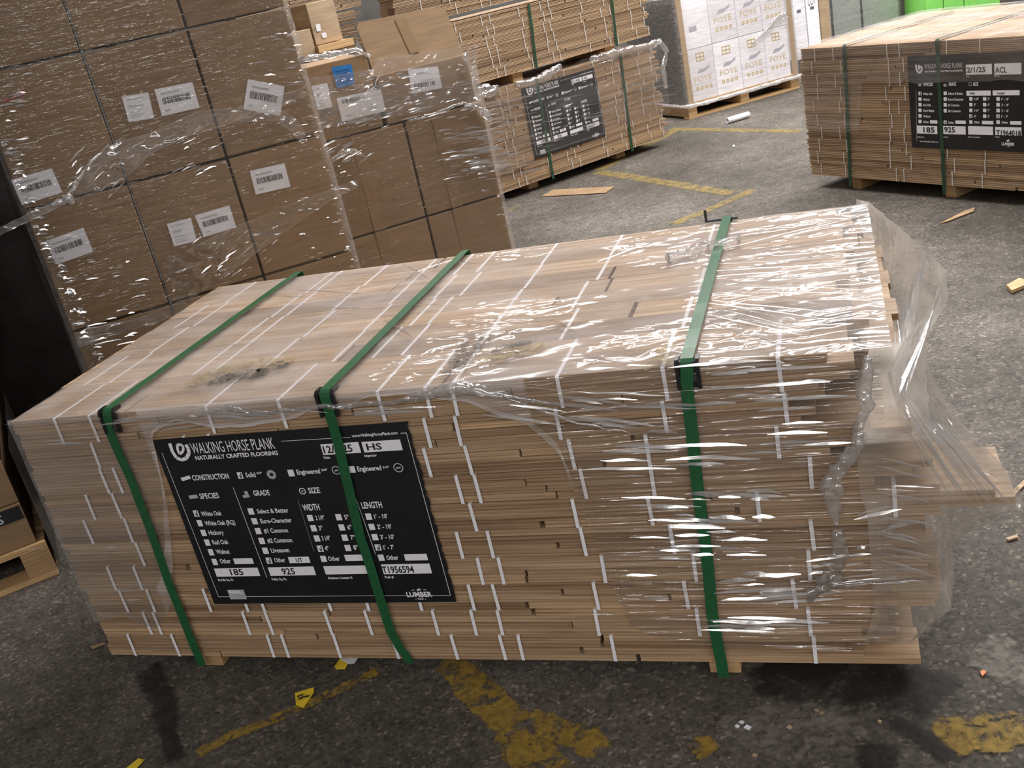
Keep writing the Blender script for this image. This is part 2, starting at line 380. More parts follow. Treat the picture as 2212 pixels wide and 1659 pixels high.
def inner_fill(F, n_cols, c0, tiers, z0, length, label, group, wood_m):
    for c in range(c0, n_cols):
        for t in tiers:
            key = (id(F), R.randrange(3))
            if key not in proto:
                o = make_bundle(F, 0, c*2*BOARD, z0+t*TIER, .0, [length+R.uniform(-.05, .03) for _ in range(4)], [], label, group, wood_m, detail=False)
                proto[key] = o
            else:
                src = proto[key]; o = src.copy(); COL.objects.link(o)
                o.location = F.w(R.uniform(-.006, .006), c*2*BOARD, z0+t*TIER)
                for ch in list(src.children):
                    q = ch.copy(); COL.objects.link(q); q.parent = o
inner_fill(MAIN, 5, 1, range(9), Z0, 2.13, 'bundle of oak planks hidden inside the stack signed T1956594', 'inner bundles of the flared-wrap stack', OAK)
# timber runners under the near stack
for u in (448, 1562):
    s_, _z = MAIN.px(u, 1435)
    r = at_face(MAIN, 'timber_runner', s_, .018, 0, f'pine runner under the stack signed T1956594, below its {"green strap near the flared end" if u > 1000 else "green strap at the unflared end"}', 'timber', 'runners of the flared-wrap stack')
    b = MB(); b.box(-.036, 0, .002, .036, DEPTH-.03, Z0-.001); b.build('beam', PALLET_WOOD, r, bevel=.003)
s_, _z = MAIN.px(880, 1425)
r = at_face(MAIN, 'timber_runner', s_, .06, 0, 'pine runner set back in shadow under middle green strap of stack signed T1956594', 'timber', 'runners of the flared-wrap stack')
b = MB(); b.box(-.036, 0, .002, .036, DEPTH-.1, Z0-.001); b.build('beam', PALLET_WOOD, r, bevel=.003)
# ------------------------------------------------------------------ green straps and corner pieces on the near stack
STRAPS = [((237, 888), (436, 1428), 'nearest the tidy end'), ((708, 856), (880, 1420), 'crossing the black sign'), ((1485, 785), (1550, 1450), 'nearest the flared end')]
FRONT_PX = [
 [(235,927),(253,970),(275,1017),(297,1071),(322,1136),(344,1198),(365,1259),(391,1324),(415,1385),(432,1425)],
 [(712,890),(731,958),(746,1023),(761,1086),(779,1162),(801,1225),(823,1298),(845,1365),(868,1405),(880,1420)],
 [(1484,840),(1492,907),(1499,973),(1506,1047),(1519,1139),(1530,1230),(1538,1322),(1552,1400),(1558,1428)]]
for i, (a, c, wh) in enumerate(STRAPS):
    s0, _ = MAIN.px(*a); s1, _ = MAIN.px(*c)
    r = at_face(MAIN, 'green_strap', s0, 0, 0, f'green plastic strap round the stack signed T1956594, {wh}', 'strap', 'green straps on the flared-wrap stack')
    ds = s1-s0; path = []
    zlo = (.026, .044, .014)[i]
    for u, v in FRONT_PX[i][::-1]:
        sp, zp = MAIN.px(u, v, -.012)
        if not path: path.append((sp-s0, -.0115, zlo))
        if zp > path[-1][2]+.01 and zp < TOP-.01: path.append((sp-s0, -.0125, zp))
    pp = [path[0]]
    for a_, c_ in zip(path, path[1:]+[(0, -.0125, TOP+.001)]):
        for k in (1, 2, 3): t = k/3; pp.append((a_[0]+(c_[0]-a_[0])*t, -.0125+.0012*noise.noise(Vector((c_[2]*14+t, 5, i))), a_[2]+(c_[2]-a_[2])*t))
    path = pp
    path += [(0, -.0095, TOP+.0105), (0, -.002, TOP+.0145)]
    for k in range(1, 21):
        t = k/20; path.append((.0012*noise.noise(Vector((t*8, i, 9))), t*DEPTH, TOP+.0145+.001*noise.noise(Vector((t*11, i, 4)))))
    path += [(0, DEPTH+.008, TOP+.006), (ds*.5, DEPTH+.010, .3), (ds, DEPTH+.010, .06)]
    b = MB(); b.ribbon(path, (.026, 0, 0), -.0011); b.build('band', GREEN, r)
    g = at_face(MAIN, 'corner_protector', s0, 0, TOP, f'black plastic corner piece under the green strap {wh}, on the sign-side edge', 'corner guard', 'black corner pieces on the flared-wrap stack')
    b = MB()
    prof = [(-.0105, -.047), (-.0075, -.047), (-.0075, .0045), (-.005, .007), (.016, .007), (.016, .010), (-.006, .010), (-.0105, .006)]
    b.prism(prof, -.023, .023)
    b.build('angle', BLACK, g, bevel=.001)
    for e in (-1, 1):
        b = MB(); x = e*.0205
        b.prism([(-.0165, -.047), (-.0105, -.047), (-.0105, .006), (-.006, .010), (.016, .010), (.016, .0155), (-.008, .0155), (-.0165, .009)], x-.0040, x+.0040)
        b.build('rim', BLACK, g)
# bent black edge piece standing at the back of the third strap
u3, _ = MAIN.px(1485, 785)
g = at_face(MAIN, 'corner_protector', u3, DEPTH-.01, TOP, 'thin black corner piece standing up at the far edge beside the flared-end strap', 'corner guard', 'black corner pieces on the flared-wrap stack')
b = MB(); b.box(-.06, 0, .006, .03, .014, .011); b.build('angle', BLACK, g)
b = MB(); b.box(-.064, .002, .006, -.057, .012, .042); b.build('rim', BLACK, g)
# ------------------------------------------------------------------ signs
def text_mesh(MBt, txt, org, wd, cap, bold=0., up=(0, 0, 1), along=(1, 0, 0), slant=0.):
    c = bpy.data.curves.new('lettering', 'FONT'); c.body = txt; c.size = 1; c.resolution_u = 2; c.offset = bold; c.shear = slant
    o = bpy.data.objects.new('lettering', c); COL.objects.link(o)
    bpy.context.view_layer.update()
    me = o.evaluated_get(bpy.context.evaluated_depsgraph_get()).to_mesh()
    xs = [v.co.x for v in me.vertices]
    if xs:
        a, e = min(xs), max(xs); kx = wd/(e-a); ky = cap/.70
        org = Vector(org); al = Vector(along); u = Vector(up)
        MBt.add([org + al*((v.co.x-a)*kx) + u*(v.co.y*ky) for v in me.vertices], [tuple(p.vertices) for p in me.polygons])
    o.to_mesh_clear(); bpy.data.objects.remove(o); bpy.data.curves.remove(c)
class SignBuilder:
    def __init__(self, F, tl, br, name, label, crop, hand, remap=None, jag=.004, off=-.0045):
        self.F = F; self.crop = crop; self.remap = remap
        s0, z1 = F.px(*tl); s1, z0 = F.px(*br)
        self.s0, self.z0, self.wd, self.ht = s0, z0, s1-s0, z1-z0
        self.root = at_face(F, name, s0, off, z0, label, 'sign', 'black stack signs')
        n = 46; pts = []
        rr = random.Random(3)
        pts += [(rr.uniform(-jag*.3, 0), 0, self.ht*(1-k/n)) for k in range(n+1)]
        pts += [(self.wd+rr.uniform(-jag, jag*.4), 0, self.ht*k/n) for k in range(n+1)]
        b = MB(); b.slab(pts, (0, .0012, 0)); b.build('panel', SIGN, self.root)
        self.print = MB(); self.grey = MB(); self.ink = MB(); self.fields = []; self.hand = hand
    def at(self, x, y):
        if self.remap: return self.remap(x, y)
        u, v = self.crop[0]+x/self.crop[2], self.crop[1]+y/self.crop[2]
        s, z = self.F.px(u, v); return s-self.s0, z-self.z0
    def T(self, txt, x, y, x2, cap, bold=.022, to=None, yo=-.0006):
        a, z = self.at(x, y); a2, _ = self.at(x2, y - 0); _, z2 = self.at(x, y-cap)
        text_mesh(to or self.print, txt, (a, yo, z), max(a2-a, .002), max(z2-z, .001), bold)
    def H(self, txt, x, y, x2, cap): self.T(txt, x, y, x2, cap, .02, self.ink, -.0014)
    def rect(self, x0, y0, x1, y1, kind='white_field', tick=False):
        a, z = self.at(x0, y0); a2, z2 = self.at(x1, y1)
        if a2 < a: a, a2 = a2, a
        b = MB(); b.add([(a, -.0006, z2), (a2, -.0006, z2), (a2, -.0006, z), (a, -.0006, z)], [(0, 1, 2, 3)])
        b.build(kind, PRINT, self.root)
        if tick:
            w_, h_ = a2-a, z-z2
            self.line([(a+w_*.35, z2+h_*.55), (a+w_*.62, z2+h_*.1)], w_*.16, self.ink, -.0014); self.line([(a+w_*.62, z2+h_*.1), (a+w_*.8, z2+h_*.95)], w_*.16, self.ink, -.0014)
    def line(self, pts, wd, to, yo=-.0006):
        for (a, z), (c, y) in zip(pts, pts[1:]):
            d = Vector((c-a, y-z)); n = Vector((-d.y, d.x)).normalized()*wd*.5
            to.add([(a+n.x, yo, z+n.y), (a-n.x, yo, z-n.y), (c-n.x, yo, y-n.y), (c+n.x, yo, y+n.y)], [(0, 1, 2, 3)])
    def LN(self, pts, wd, to=None):
        a, _ = self.at(0, 300); c, _ = self.at(100, 300)
        self.line([self.at(*p) for p in pts], (c-a)/100*wd, to or self.print)
    def ring(self, x, y, r, wd, to=None):
        a, z = self.at(x, y); c, _ = self.at(x+r, y); rad = c-a
        pts = [(a+rad*math.cos(k*math.pi/10), z+rad*math.sin(k*math.pi/10)) for k in range(21)]
        self.line(pts, rad*wd, to or self.grey)
    def logo(self, P1, P2, wd):
        b = MB(); a, _ = self.at(0, 300); c, _ = self.at(100, 300); k = (c-a)/100
        self.line([self.at(*p) for p in P1], wd*k, b); self.line([self.at(*p) for p in P2], wd*.75*k, b)
        b.build('emblem', PRINT, self.root)
    def done(self):
        self.print.build('printed_lettering', PRINT, self.root)
        if self.grey.v: self.grey.build('grey_icon_print', GREYPRINT, self.root)
        if self.ink.v: self.ink.build('handwriting', INK, self.root)
        return self.root
def big_layout(S, date, insp, p4, grade='UT'):
    S.logo([(158,205),(176,262),(205,304),(240,318),(272,306),(290,272),(284,240),(268,213)], [(209,214),(240,214),(252,236),(246,262),(226,278),(213,252),(209,214)], 22)
    S.T('WALKING HORSE PLANK', 318, 277, 892, 76, .0); S.T('NATURALLY CRAFTED FLOORING', 337, 318, 910, 27, .03)
    S.T('www.WalkingHorsePlank.com', 1400, 163, 1717, 20)
    S.rect(1183,212,1463,268); S.rect(1463,195,1746,250); S.H(date, 1212,272,1412,50); S.H(insp, 1505,250,1610,44)
    S.T('Date',1210,310,1252,16,.03); S.T('Inspector',1487,297,1572,16,.03)
    S.T('CONSTRUCTION',317,458,570,36); S.LN([(238,452),(297,434)],22)
    S.rect(613,403,662,444,'checkbox',True); S.T('Solid',680,437,748,33); S.T('3/4"',752,415,790,14); S.ring(851,417,22,.9)
    S.rect(957,385,1012,428,'checkbox'); S.T('Engineered',1028,417,1188,33); S.T('5/8"',1192,393,1235,14); S.ring(1292,388,27,.25)
    S.rect(1372,362,1427,403,'checkbox'); S.T('Engineered',1440,395,1605,33); S.T('3/4"',1610,375,1655,14); S.ring(1715,370,30,.25)
    S.LN([(1700,374),(1730,368)],9,S.grey); S.LN([(1280,391),(1306,387)],9,S.grey)
    S.T('SPECIES',368,583,500,36); S.T('GRADE',733,562,845,36); S.T('SIZE',1108,545,1187,38)
    S.LN([(290,572),(348,566)],24,S.grey); S.LN([(656,568),(700,562)],18,S.grey); S.LN([(668,545),(690,542)],24,S.grey); S.ring(1062,530,20,.3,S.print); S.ring(1062,531,4,1.,S.print)
    for i, (tx, x2) in enumerate((('White Oak',517),('White Oak (RQ)',610),('Hickory',530),('Red Oak',563),('Walnut',570),('Other',577))):
        x = 313+25.3*i; y = 662+66*i; S.rect(x,y,x+49,y+42,'checkbox',i == 0); S.T(tx,377+25.5*i,700+64.5*i,x2,30)
    S.rect(588,990,732,1025)
    for i, (tx, x2) in enumerate((('Select & Better',973),('Euro-Character',995),('#1 Common',968),('#2 Common',997),('Livesawn',977),('Other',948))):
        x = 685+24.6*i; y = 648+67*i; S.rect(x,y,x+52,y+41,'checkbox',i == 5); S.T(tx,757+23.6*i,683+66.4*i,x2,30)
    S.rect(962,980,1117,1018); S.H(grade,1022,1012,1066,26)
    S.T('WIDTH',1070,663,1185,42); S.T('LENGTH',1470,648,1610,42)
    for i, (tx, x2) in enumerate((('2 1/4"',1215),('3"',1203),('3 1/4"',1255),('4"',1245),('Other',1320))):
        x = 1090+22.5*i; y = 693+69.5*i; S.rect(x,y,x+51,y+41,'checkbox',i == 3); S.T(tx,1155+21.5*i,727+69.5*i,x2,30)
    S.rect(1345,965,1505,1003)
    for i, tx in enumerate(('5"','6"','7"','8"')):
        x = 1283+20.7*i; y = 687+70*i; S.rect(x,y,x+52,y+41,'checkbox'); S.T(tx,1352+20.4*i,722+69*i,1382+20.6*i,30)
    for i, (tx, x2) in enumerate((("1' - 10'",1645),("2' - 10'",1672),("3' - 10'",1690),("1' - 7'",1688),('Other',1718))):
        x = 1487+21.3*i; y = 683+70*i; S.rect(x,y,x+52,y+41,'checkbox',i == 3); S.T(tx,1555+20.8*i,718+70*i,x2,30)
    S.rect(1752,960,1918,1000)
    S.rect(458,1058,775,1108); S.rect(825,1050,1155,1102); S.rect(1203,1042,1532,1092); S.rect(1597,1030,1945,1090)
    S.H('185',577,1102,666,42); S.H('925',928,1097,1017,42); S.H(p4,1612,1088,1828,46)
    S.T('Bundle Sq. Ft.',490,1143,595,15,.03); S.T('Pallet Sq. Ft.',855,1138,957,15,.03); S.T('Moisture Content %',1240,1130,1405,15,.03); S.T('Pack #',1625,1123,1685,15,.03)
    S.LN([(105,270),(490,1250)],3); S.LN([(490,1250),(2070,1240)],2.5); S.LN([(2070,1240),(1770,133)],3); S.LN([(1770,133),(1730,135)],3); S.LN([(915,190),(1390,163)],2.5)
    S.LN([(590,505),(820,1120)],3); S.LN([(1030,590),(1140,940)],1.5,S.grey); S.LN([(1425,575),(1560,960)],3)
    a, z = S.at(548,1203); a2, z2 = S.at(683,1266); S.grey.add([(a,-.0006,z2),(a2,-.0006,z2),(a2,-.0006,z),(a,-.0006,z)],[(0,1,2,3)])
    S.T('REAL',567,1226,650,19,.04,S.print,-.0012); S.LN([(575,1240),(668,1238)],5); S.LN([(580,1254),(672,1252)],5)
    S.T('LUMBER',1775,1250,1948,33,.03); S.T('- CO -',1832,1270,1905,13,.03); S.LN([(1842,1208),(1856,1196),(1866,1206)],9); S.LN([(1803,1205),(1825,1203)],6,S.grey); S.LN([(1885,1203),(1905,1201)],6,S.grey)
S = SignBuilder(MAIN, (332,948), (988,1297), 'stack_sign', 'large black sign with pack number T1956594, strapped to the oak planks', (320, 890, 3.16), '', off=-.0064)
S.wd = .692; big_layout(S, '12/1/25', 'HS', 'T1956594'); S.done(); MS = S
# ------------------------------------------------------------------ clear film round the near stack
def lerp_tab(tab, x):
    for (a, p), (c, q) in zip(tab, tab[1:]):
        if x <= c: return p+(q-p)*max(0, (x-a)/(c-a))
    return tab[-1][1]
WRAP = at_face(MAIN, 'stretch_wrap', 0, 0, 0, 'loose clear plastic wrap draped over the stack signed T1956594, flaring out at one end', 'plastic wrap')
def grid(nx, ny, fn, name, m, keep=None):
    b = MB(); hz = []; idx = {}
    for i in range(nx+1):
        for j in range(ny+1):
            p, h = fn(i/nx, j/ny); b.v.append(tuple(p)); hz.append(h)
    for i in range(nx):
        for j in range(ny):
            if keep is None or keep((i+.5)/nx, (j+.5)/ny):
                k = i*(ny+1)+j; b.f.append((k, k+ny+1, k+ny+2, k+1))
    used = sorted({q for f in b.f for q in f}); mp = {o: n for n, o in enumerate(used)}
    b.v = [b.v[o] for o in used]; hz = [hz[o] for o in used]; b.f = [tuple(mp[q] for q in f) for f in b.f]
    return b.build(name, m, WRAP, smooth=True, haze=hz)
N = noise.noise
def top_fn(i, j):
    s = -.012 + i*2.14; bb = -.012 + j*(DEPTH+.028)
    d = .5*N(Vector((s*6, bb*11, 1))) + .35*N(Vector((s*17, bb*26, 5)))
    z = TOP + .0065 + .0045*d
    if s > 1.75:
        k = (s-1.75)/.4; z += .012*k*max(0, N(Vector((s*3, bb*22, 8)))+.35)
    if bb > DEPTH-.03: z -= (bb-DEPTH+.03)*.35
    if s < .03: z -= (.03-s)*.25
    h = .27 + .12*max(0, N(Vector((s*4, bb*7, 3)))+.2)
    if s > 1.7: h += .10*min(1, (s-1.7)/.25)
    cr = .10 + .9*max(0, min(1, N(Vector((s*2.9, bb*3.6, 13)))*3-.25)) + (.45 if s > 1.7 else 0)
    return (s, bb, z), (h, cr)
grid(220, 110, top_fn, 'top_film', FILM_TOP)
HEM = [(-.02,.17),(.1,.19),(.2,.15),(.27,.22),(.33,.34),(.39,.55),(.42,.735),(.5,.765),(.58,.745),(.68,.735),(.78,.742),(.86,.76),(.95,.768),(1.03,.785),(1.12,.787),(1.2,.768),(1.3,.735),(1.38,.69),(1.44,.62),(1.48,.40),(1.52,.16),(1.6,.11),(1.8,.10),(2.0,.09),(2.2,.2)]
def front_fn(i, j):
    s = -.003 + i*2.109; hem = lerp_tab(HEM, s) + .012*N(Vector((s*14, 2, 0)))
    z = TOP+.008 - j*(TOP+.008-hem)
    d = N(Vector((s*2.5, z*38, 1)))*.5 + N(Vector((s*9, z*16, 4)))*.5
    bb = -.0100 - .0042*d
    bb = min(bb, -.0068)
    if j < .04: bb += (.04-j)*.1
    h = .03+.05*max(0, N(Vector((s*3, z*9, 7))))
    cr = .25+max(0, min(1, (s-1.28)/.2))*(.5+.5*min(1, max(0, N(Vector((s*2.2, z*5, 17)))*2+.6)))
    if s < .4: h += .12*(1-s/.5)
    if j > .85 and .25 < s < 1.45: h += .30
    if .4 < s < 1.4: h += .26; cr = .9
    return (s, bb, z), (h, cr)
grid(260, 60, front_fn, 'front_film', FILM_FRONT)
LOFT = [  # height, outline (s, b) from the front round the end to the back
 (TOP+.012, [(2.09,-.010),(2.15,.0),(2.215,.16),(2.262,.385),(2.20,.7),(2.135,1.0),(2.10,DEPTH+.012)]),
 (.74, [(2.07,-.014),(2.12,.0),(2.19,.16),(2.265,.38),(2.18,.7),(2.14,1.0),(2.10,DEPTH+.015)]),
 (.66, [(2.06,-.018),(2.135,.0),(2.165,.15),(2.21,.36),(2.15,.7),(2.13,1.0),(2.10,DEPTH+.015)]),
 (.60, [(2.05,-.020),(2.195,-.008),(2.20,.12),(2.21,.35),(2.17,.7),(2.13,1.0),(2.10,DEPTH+.015)]),
 (.50, [(2.05,-.020),(2.308,-.014),(2.315,.08),(2.25,.3),(2.2,.6),(2.15,.9),(2.12,DEPTH+.015)]),
 (.445,[(2.06,-.020),(2.352,-.016),(2.350,.06),(2.29,.25),(2.24,.5),(2.17,.9),(2.12,DEPTH+.015)]),
 (.415,[(2.06,-.020),(2.27,-.014),(2.30,.06),(2.26,.25),(2.22,.5),(2.17,.9),(2.12,DEPTH+.015)]),
 (.33, [(2.06,-.018),(2.19,-.012),(2.22,.06),(2.22,.25),(2.2,.5),(2.17,.9),(2.12,DEPTH+.015)]),
 (.20, [(2.06,-.014),(2.205,-.010),(2.22,.05),(2.21,.25),(2.19,.5),(2.17,.9),(2.12,DEPTH+.015)]),
 (.11, [(2.03,-.012),(2.12,-.010),(2.16,.05),(2.18,.25),(2.17,.5),(2.16,.9),(2.12,DEPTH+.015)])]
def end_fn(i, j):
    q = j*(len(LOFT)-1); k = min(int(q), len(LOFT)-2); t = q-k
    def on(row, x):
        P = row[1]; y = x*(len(P)-1); n = min(int(y), len(P)-2); f = y-n
        return P[n][0]+(P[n+1][0]-P[n][0])*f, P[n][1]+(P[n+1][1]-P[n][1])*f
    a, c = on(LOFT[k], i), on(LOFT[k+1], i)
    s, bb, z = a[0]+(c[0]-a[0])*t, a[1]+(c[1]-a[1])*t, LOFT[k][0]+(LOFT[k+1][0]-LOFT[k][0])*t
    d = N(Vector((i*26, z*4, 2)))*.6 + N(Vector((i*60, z*9, 6)))*.4
    s += .009*d*(1 if i > .1 else i*10)
    h = .13+.16*max(0, N(Vector((i*8, z*6, 1)))+.3)
    if z > .60: h += .46
    return (s, bb, z), h
grid(120, 90, end_fn, 'end_film', FILM_END)
def rope(F, pts, rads, parent, b=-.02, name='twisted_film', hz=.6, m=None, flat=.6):
    hz *= .28
    P = []
    for u, v in pts:
        s, z = F.px(u, v, b); P.append(Vector((s, b, z)))
    Q = []; Rr = []
    for k in range(len(P)-1):
        for q in range(6):
            t = q/6; p = P[k].lerp(P[k+1], t)
            p += Vector((N(p*60)*.006, N(p*50+Vector((3,0,0)))*.003, N(p*55+Vector((0,7,0)))*.005)); Q.append(p); Rr.append((rads[k]+(rads[k+1]-rads[k])*t)*(1+.45*N(p*90)))
    Q.append(P[-1]); Rr.append(rads[-1])
    b_ = MB(); b_.tube(Q, Rr, 12, flat, .3)
    return b_.build(name, m or FILM_ROPE, parent, smooth=True, haze=[hz]*len(b_.v))
rope(MAIN, [(1875,770),(1868,830),(1872,870),(1852,930),(1856,960),(1822,1000),(1797,1040),(1795,1080),(1806,1135)], [.006,.014,.011,.009,.012,.014,.018,.016,.004], WRAP, -.03)
rope(MAIN, [(1806,1150),(1815,1190),(1800,1240),(1770,1270),(1745,1300)], [.012,.016,.016,.014,.004], WRAP, -.022, hz=.3)
rope(MAIN, [(1745,1285),(1800,1262),(1880,1262),(2010,1254)], [.016,.010,.004,.003], WRAP, -.022, hz=.35)
rope(MAIN, [(520,895),(600,888),(700,880),(850,868),(930,852),(985,836),(1040,842),(1110,860),(1190,872)], [.003,.005,.006,.006,.010,.014,.012,.006,.003], WRAP, -.016, hz=.5)
rope(MAIN, [(985,838),(1030,848),(1085,858)], [.012,.008,.003], WRAP, -.02, hz=.8)
rope(MAIN, [(400,905),(455,890),(500,880),(540,893)], [.003,.006,.006,.003], WRAP, -.016, hz=.5)
rope(MAIN, [(1085,858),(1180,890),(1250,915),(1360,935)], [.003,.004,.003,.002], WRAP, -.014, hz=.4)
# a crumpled swag of film on top by the third strap
b = MB(); hz = []
P = []
for u, v in ((1440,560),(1480,545),(1520,532),(1560,527),(1610,512)):
    q = ground(u, v, TOP+.02) - MAIN.o; P.append(Vector((q.dot(MAIN.ex), q.dot(MAIN.ey), TOP+.016)))
b.tube([p+Vector((R.uniform(-.01,.01), R.uniform(-.012,.012), 0)) for k in range(4) for p in [P[k].lerp(P[k+1], q/5) for q in range(5)]], .016, 9, .35, .3)
b.build('twisted_film', FILM_ROPE, WRAP, smooth=True, haze=[.3]*len(b.v))
# loose flakes of plastic / bark on the top boards
FILM_PLEAT = film('creased_clear_film', (8, 40, 40), gloss=.42, rough=.17, bump=.25, hz=.6, dist=.002)
def pleats(F, regions, parent, tilt, b0=-.0165, seed=1, name='creased_film', spread=.10, lim=None):
    """small tight folds standing off a wrapped face: regions are (u0, v0, u1, v1, how many, length, width, fall)"""
    rr = random.Random(seed); m_ = MB()
    for u0, v0, u1, v1, n, ln, wd, fall in regions:
        for _ in range(n):
            u = rr.uniform(u0, u1); v = rr.uniform(v0, v1); l_ = ln*rr.uniform(.4, 1.5); w_ = wd*rr.uniform(.45, 1.3); tl = tilt+rr.gauss(0, spread)
            A_ = F.px(u-l_/2, v-fall*l_/2, b0)
            if lim and not lim[0] < A_[0] < lim[1]: continue
            B_ = F.px(u+l_/2, v+fall*l_/2, b0); k0 = len(m_.v); ph = rr.uniform(0, 9)
            for i in range(9):
                t = i/8; w2 = max(.0004, w_*math.sin(math.pi*min(.97, max(.03, t)))**.7); h = w2*math.tan(max(.05, tl+.05*N(Vector((ph, t*3, 0)))))
                x = A_[0]+(B_[0]-A_[0])*t; z = A_[1]+(B_[1]-A_[1])*t + w_*.5*N(Vector((ph, t*2.5, 5)))
                m_.v += [(x, b0, z-w2*.35), (x, b0-h, z), (x, b0-h*.45, z+w2*.55), (x, b0, z+w2)]
            for i in range(8):
                for j in range(3): k = k0+i*4+j; m_.f.append((k, k+4, k+5, k+1))
    return tag(m_.build(name, FILM_PLEAT, parent, haze=[.06]*len(m_.v)), kind='stuff')
pleats(MAIN, [(1340,958,1560,1018,9,150,.0065,.0),(1400,1062,1660,1145,22,110,.006,.02),(1430,1140,1640,1215,14,80,.005,.0),(1580,1238,1740,1300,12,120,.006,-.06),(1560,1330,1730,1368,14,110,.006,.02),
   (1515,785,1760,900,14,170,.005,-.06),(1330,850,1480,935,8,130,.005,.02),(1640,900,1880,1000,9,110,.005,-.05),(1870,1040,1990,1060,3,60,.004,.05),(1840,1100,1960,1140,6,90,.005,-.22),(1850,1245,2000,1265,3,150,.004,-.12),
   (1750,1180,1860,1300,10,45,.005,-.1),(1300,1000,1480,1330,10,60,.004,.0),(40,905,200,960,5,70,.004,-.02),(60,1150,340,1340,6,60,.004,-.1),(260,900,420,935,8,110,.004,-.12),(460,885,660,905,8,90,.004,.06),(700,880,900,895,8,120,.004,-.06),(1060,860,1330,925,9,150,.005,.12)], WRAP, .52, seed=4)
m_ = MB(); rr_ = random.Random(21); hz_ = []
def fold(p, q, out, w_):
    p, q = Vector(p), Vector(q); out = Vector(out).normalized(); ax = (q-p).normalized(); sd = ax.cross(out).normalized(); tl = rr_.uniform(-.5, .5); k0 = len(m_.v)
    for i in range(9):
        t = i/8; w2 = w_*max(.08, math.sin(math.pi*t)); c_ = p.lerp(q, t)+sd*.006*N(Vector((k0*.1, t*2, 0)))+out*.006
        for e, hh in ((-1, 0), (-.2+tl*.4, .45), (1, 0)): m_.v.append(tuple(c_+sd*w2*e+out*w2*hh)); hz_.append(.25)
    for i in range(8):
        for j in range(2): k = k0+i*3+j; m_.f.append((k, k+3, k+4, k+1))
for _ in range(46):
    t = rr_.random(); x = rr_.random()
    a_ = (2.135+.125*(1-abs(t-.35)/.65)-.012, .95-.9*t, TOP+.0) if t > .35 else (2.20+.06*t/.35, .12+.26*t/.35, TOP+.0)
    fold(a_, (2.11+.04*x, .0+.08*x, .69-.05*rr_.random()), (.75, -.6, .3), rr_.uniform(.002, .006))
for _ in range(26):
    t = rr_.random(); fold((2.12+.06*t, -.010-.004*t, .70-.04*rr_.random()), (2.20+.135*t, -.016, .45+.05*(1-t)*rr_.random()), (.25, -.95, .25), rr_.uniform(.0015, .004))
for _ in range(10):
    t = rr_.random(); fold((2.08, -.02, .60-.3*t), (2.15+.05*rr_.random(), -.018, .62-.3*t-.05), (.1, -1, .4), rr_.uniform(.002, .004))
tag(m_.build('gathered_folds', FILM_PLEAT, WRAP, haze=hz_), kind='stuff')
m_ = MB(); rr_ = random.Random(8)
def top_pt(u, v, z=TOP+.013):
    q = ground(u, v, z)-MAIN.o; return q.dot(MAIN.ex), q.dot(MAIN.ey)
FAN = [((1535+rr_.uniform(-10, 30), 690-160*t+rr_.uniform(-8, 8)), (1780+80*math.sin(t*2.2)+rr_.uniform(-60, 10), 762-290*t+rr_.uniform(-10, 10))) for t in [q/25 for q in range(26)]]
FAN += [((u, v), (u+l_, v+f_)) for u, v, l_, f_ in ((640,625,160,12),(870,570,70,40),(890,590,90,-30),(930,640,110,-14),(905,655,80,8),(960,560,70,10),(700,665,90,2),(1000,720,90,-15),(1260,770,90,10),(1300,742,80,22),(1190,690,60,30),(1290,565,110,-40),(830,690,60,40),(600,640,60,2),(440,620,60,-8),(280,750,50,-6),(1080,830,220,24),(1250,845,200,10))]
for (u0, v0), (u1, v1) in FAN:
    A_, B_ = Vector(top_pt(u0, v0)), Vector(top_pt(u1, v1)); d = (B_-A_).normalized(); n_ = Vector((-d.y, d.x)); k0 = len(m_.v); w_ = rr_.uniform(.003, .008); ph = rr_.uniform(0, 50); tl = rr_.uniform(.08, .30)
    if n_.y < 0: n_ = -n_
    for i in range(11):
        t = i/10; w2 = w_*math.sin(math.pi*min(.97, max(.03, t)))**.6; c_ = A_.lerp(B_, t)+n_*.006*N(Vector((ph, t*3, 0))); zz = TOP+.0125+(.012*max(0, (c_.x-1.75)/.4) if c_.x > 1.75 else 0)
        for e, hh in ((-.4, 0), (0, w2*math.tan(tl)), (.55, w2*math.tan(tl)*.5), (1., 0)): q = c_+n_*w2*e; m_.v.append((q.x, q.y, zz+hh))
    for i in range(10):
        for j in range(3): k = k0+i*4+j; m_.f.append((k, k+4, k+5, k+1))
tag(m_.build('creased_film', FILM_PLEAT, WRAP, haze=[.08]*len(m_.v)), kind='stuff')
SMEAR = worn_paint('dark_bark_smear', (.05, .045, .04), .50, .60, 45., .75)
SMEAR2 = worn_paint('yellowish_bark_dust', (.36, .27, .13), .48, .62, 40., .7)
def smear(pts, m, zz):
    b = MB(); hz = []; P = []
    for u, v, wd in pts:
        q = ground(u, v, zz)-MAIN.o; P.append((Vector((q.dot(MAIN.ex), q.dot(MAIN.ey), zz)), wd))
    for k in range(len(P)-1):
        for i in range(9 if k == len(P)-2 else 8):
            t = i/8; p = P[k][0].lerp(P[k+1][0], t); wd = P[k][1]+(P[k+1][1]-P[k][1])*t
            d = (P[k+1][0]-P[k][0]).normalized(); n = Vector((-d.y, d.x, 0))
            for e in (-1, -.5, 0, .5, 1): b.v.append(tuple(p+n*e*wd*.5)); hz.append(0. if abs(e) == 1 or (k == 0 and i == 0) or (k == len(P)-2 and i == 8) else .8)
    for i in range(len(b.v)//5-1):
        for j in range(4): b.f.append((i*5+j, i*5+j+1, i*5+j+6, i*5+j+5))
    b.build('bark_smear', m, WRAP, haze=hz)
smear([(400,835,.10),(480,800,.16),(560,790,.18),(640,775,.10)], SMEAR2, TOP+.0115)
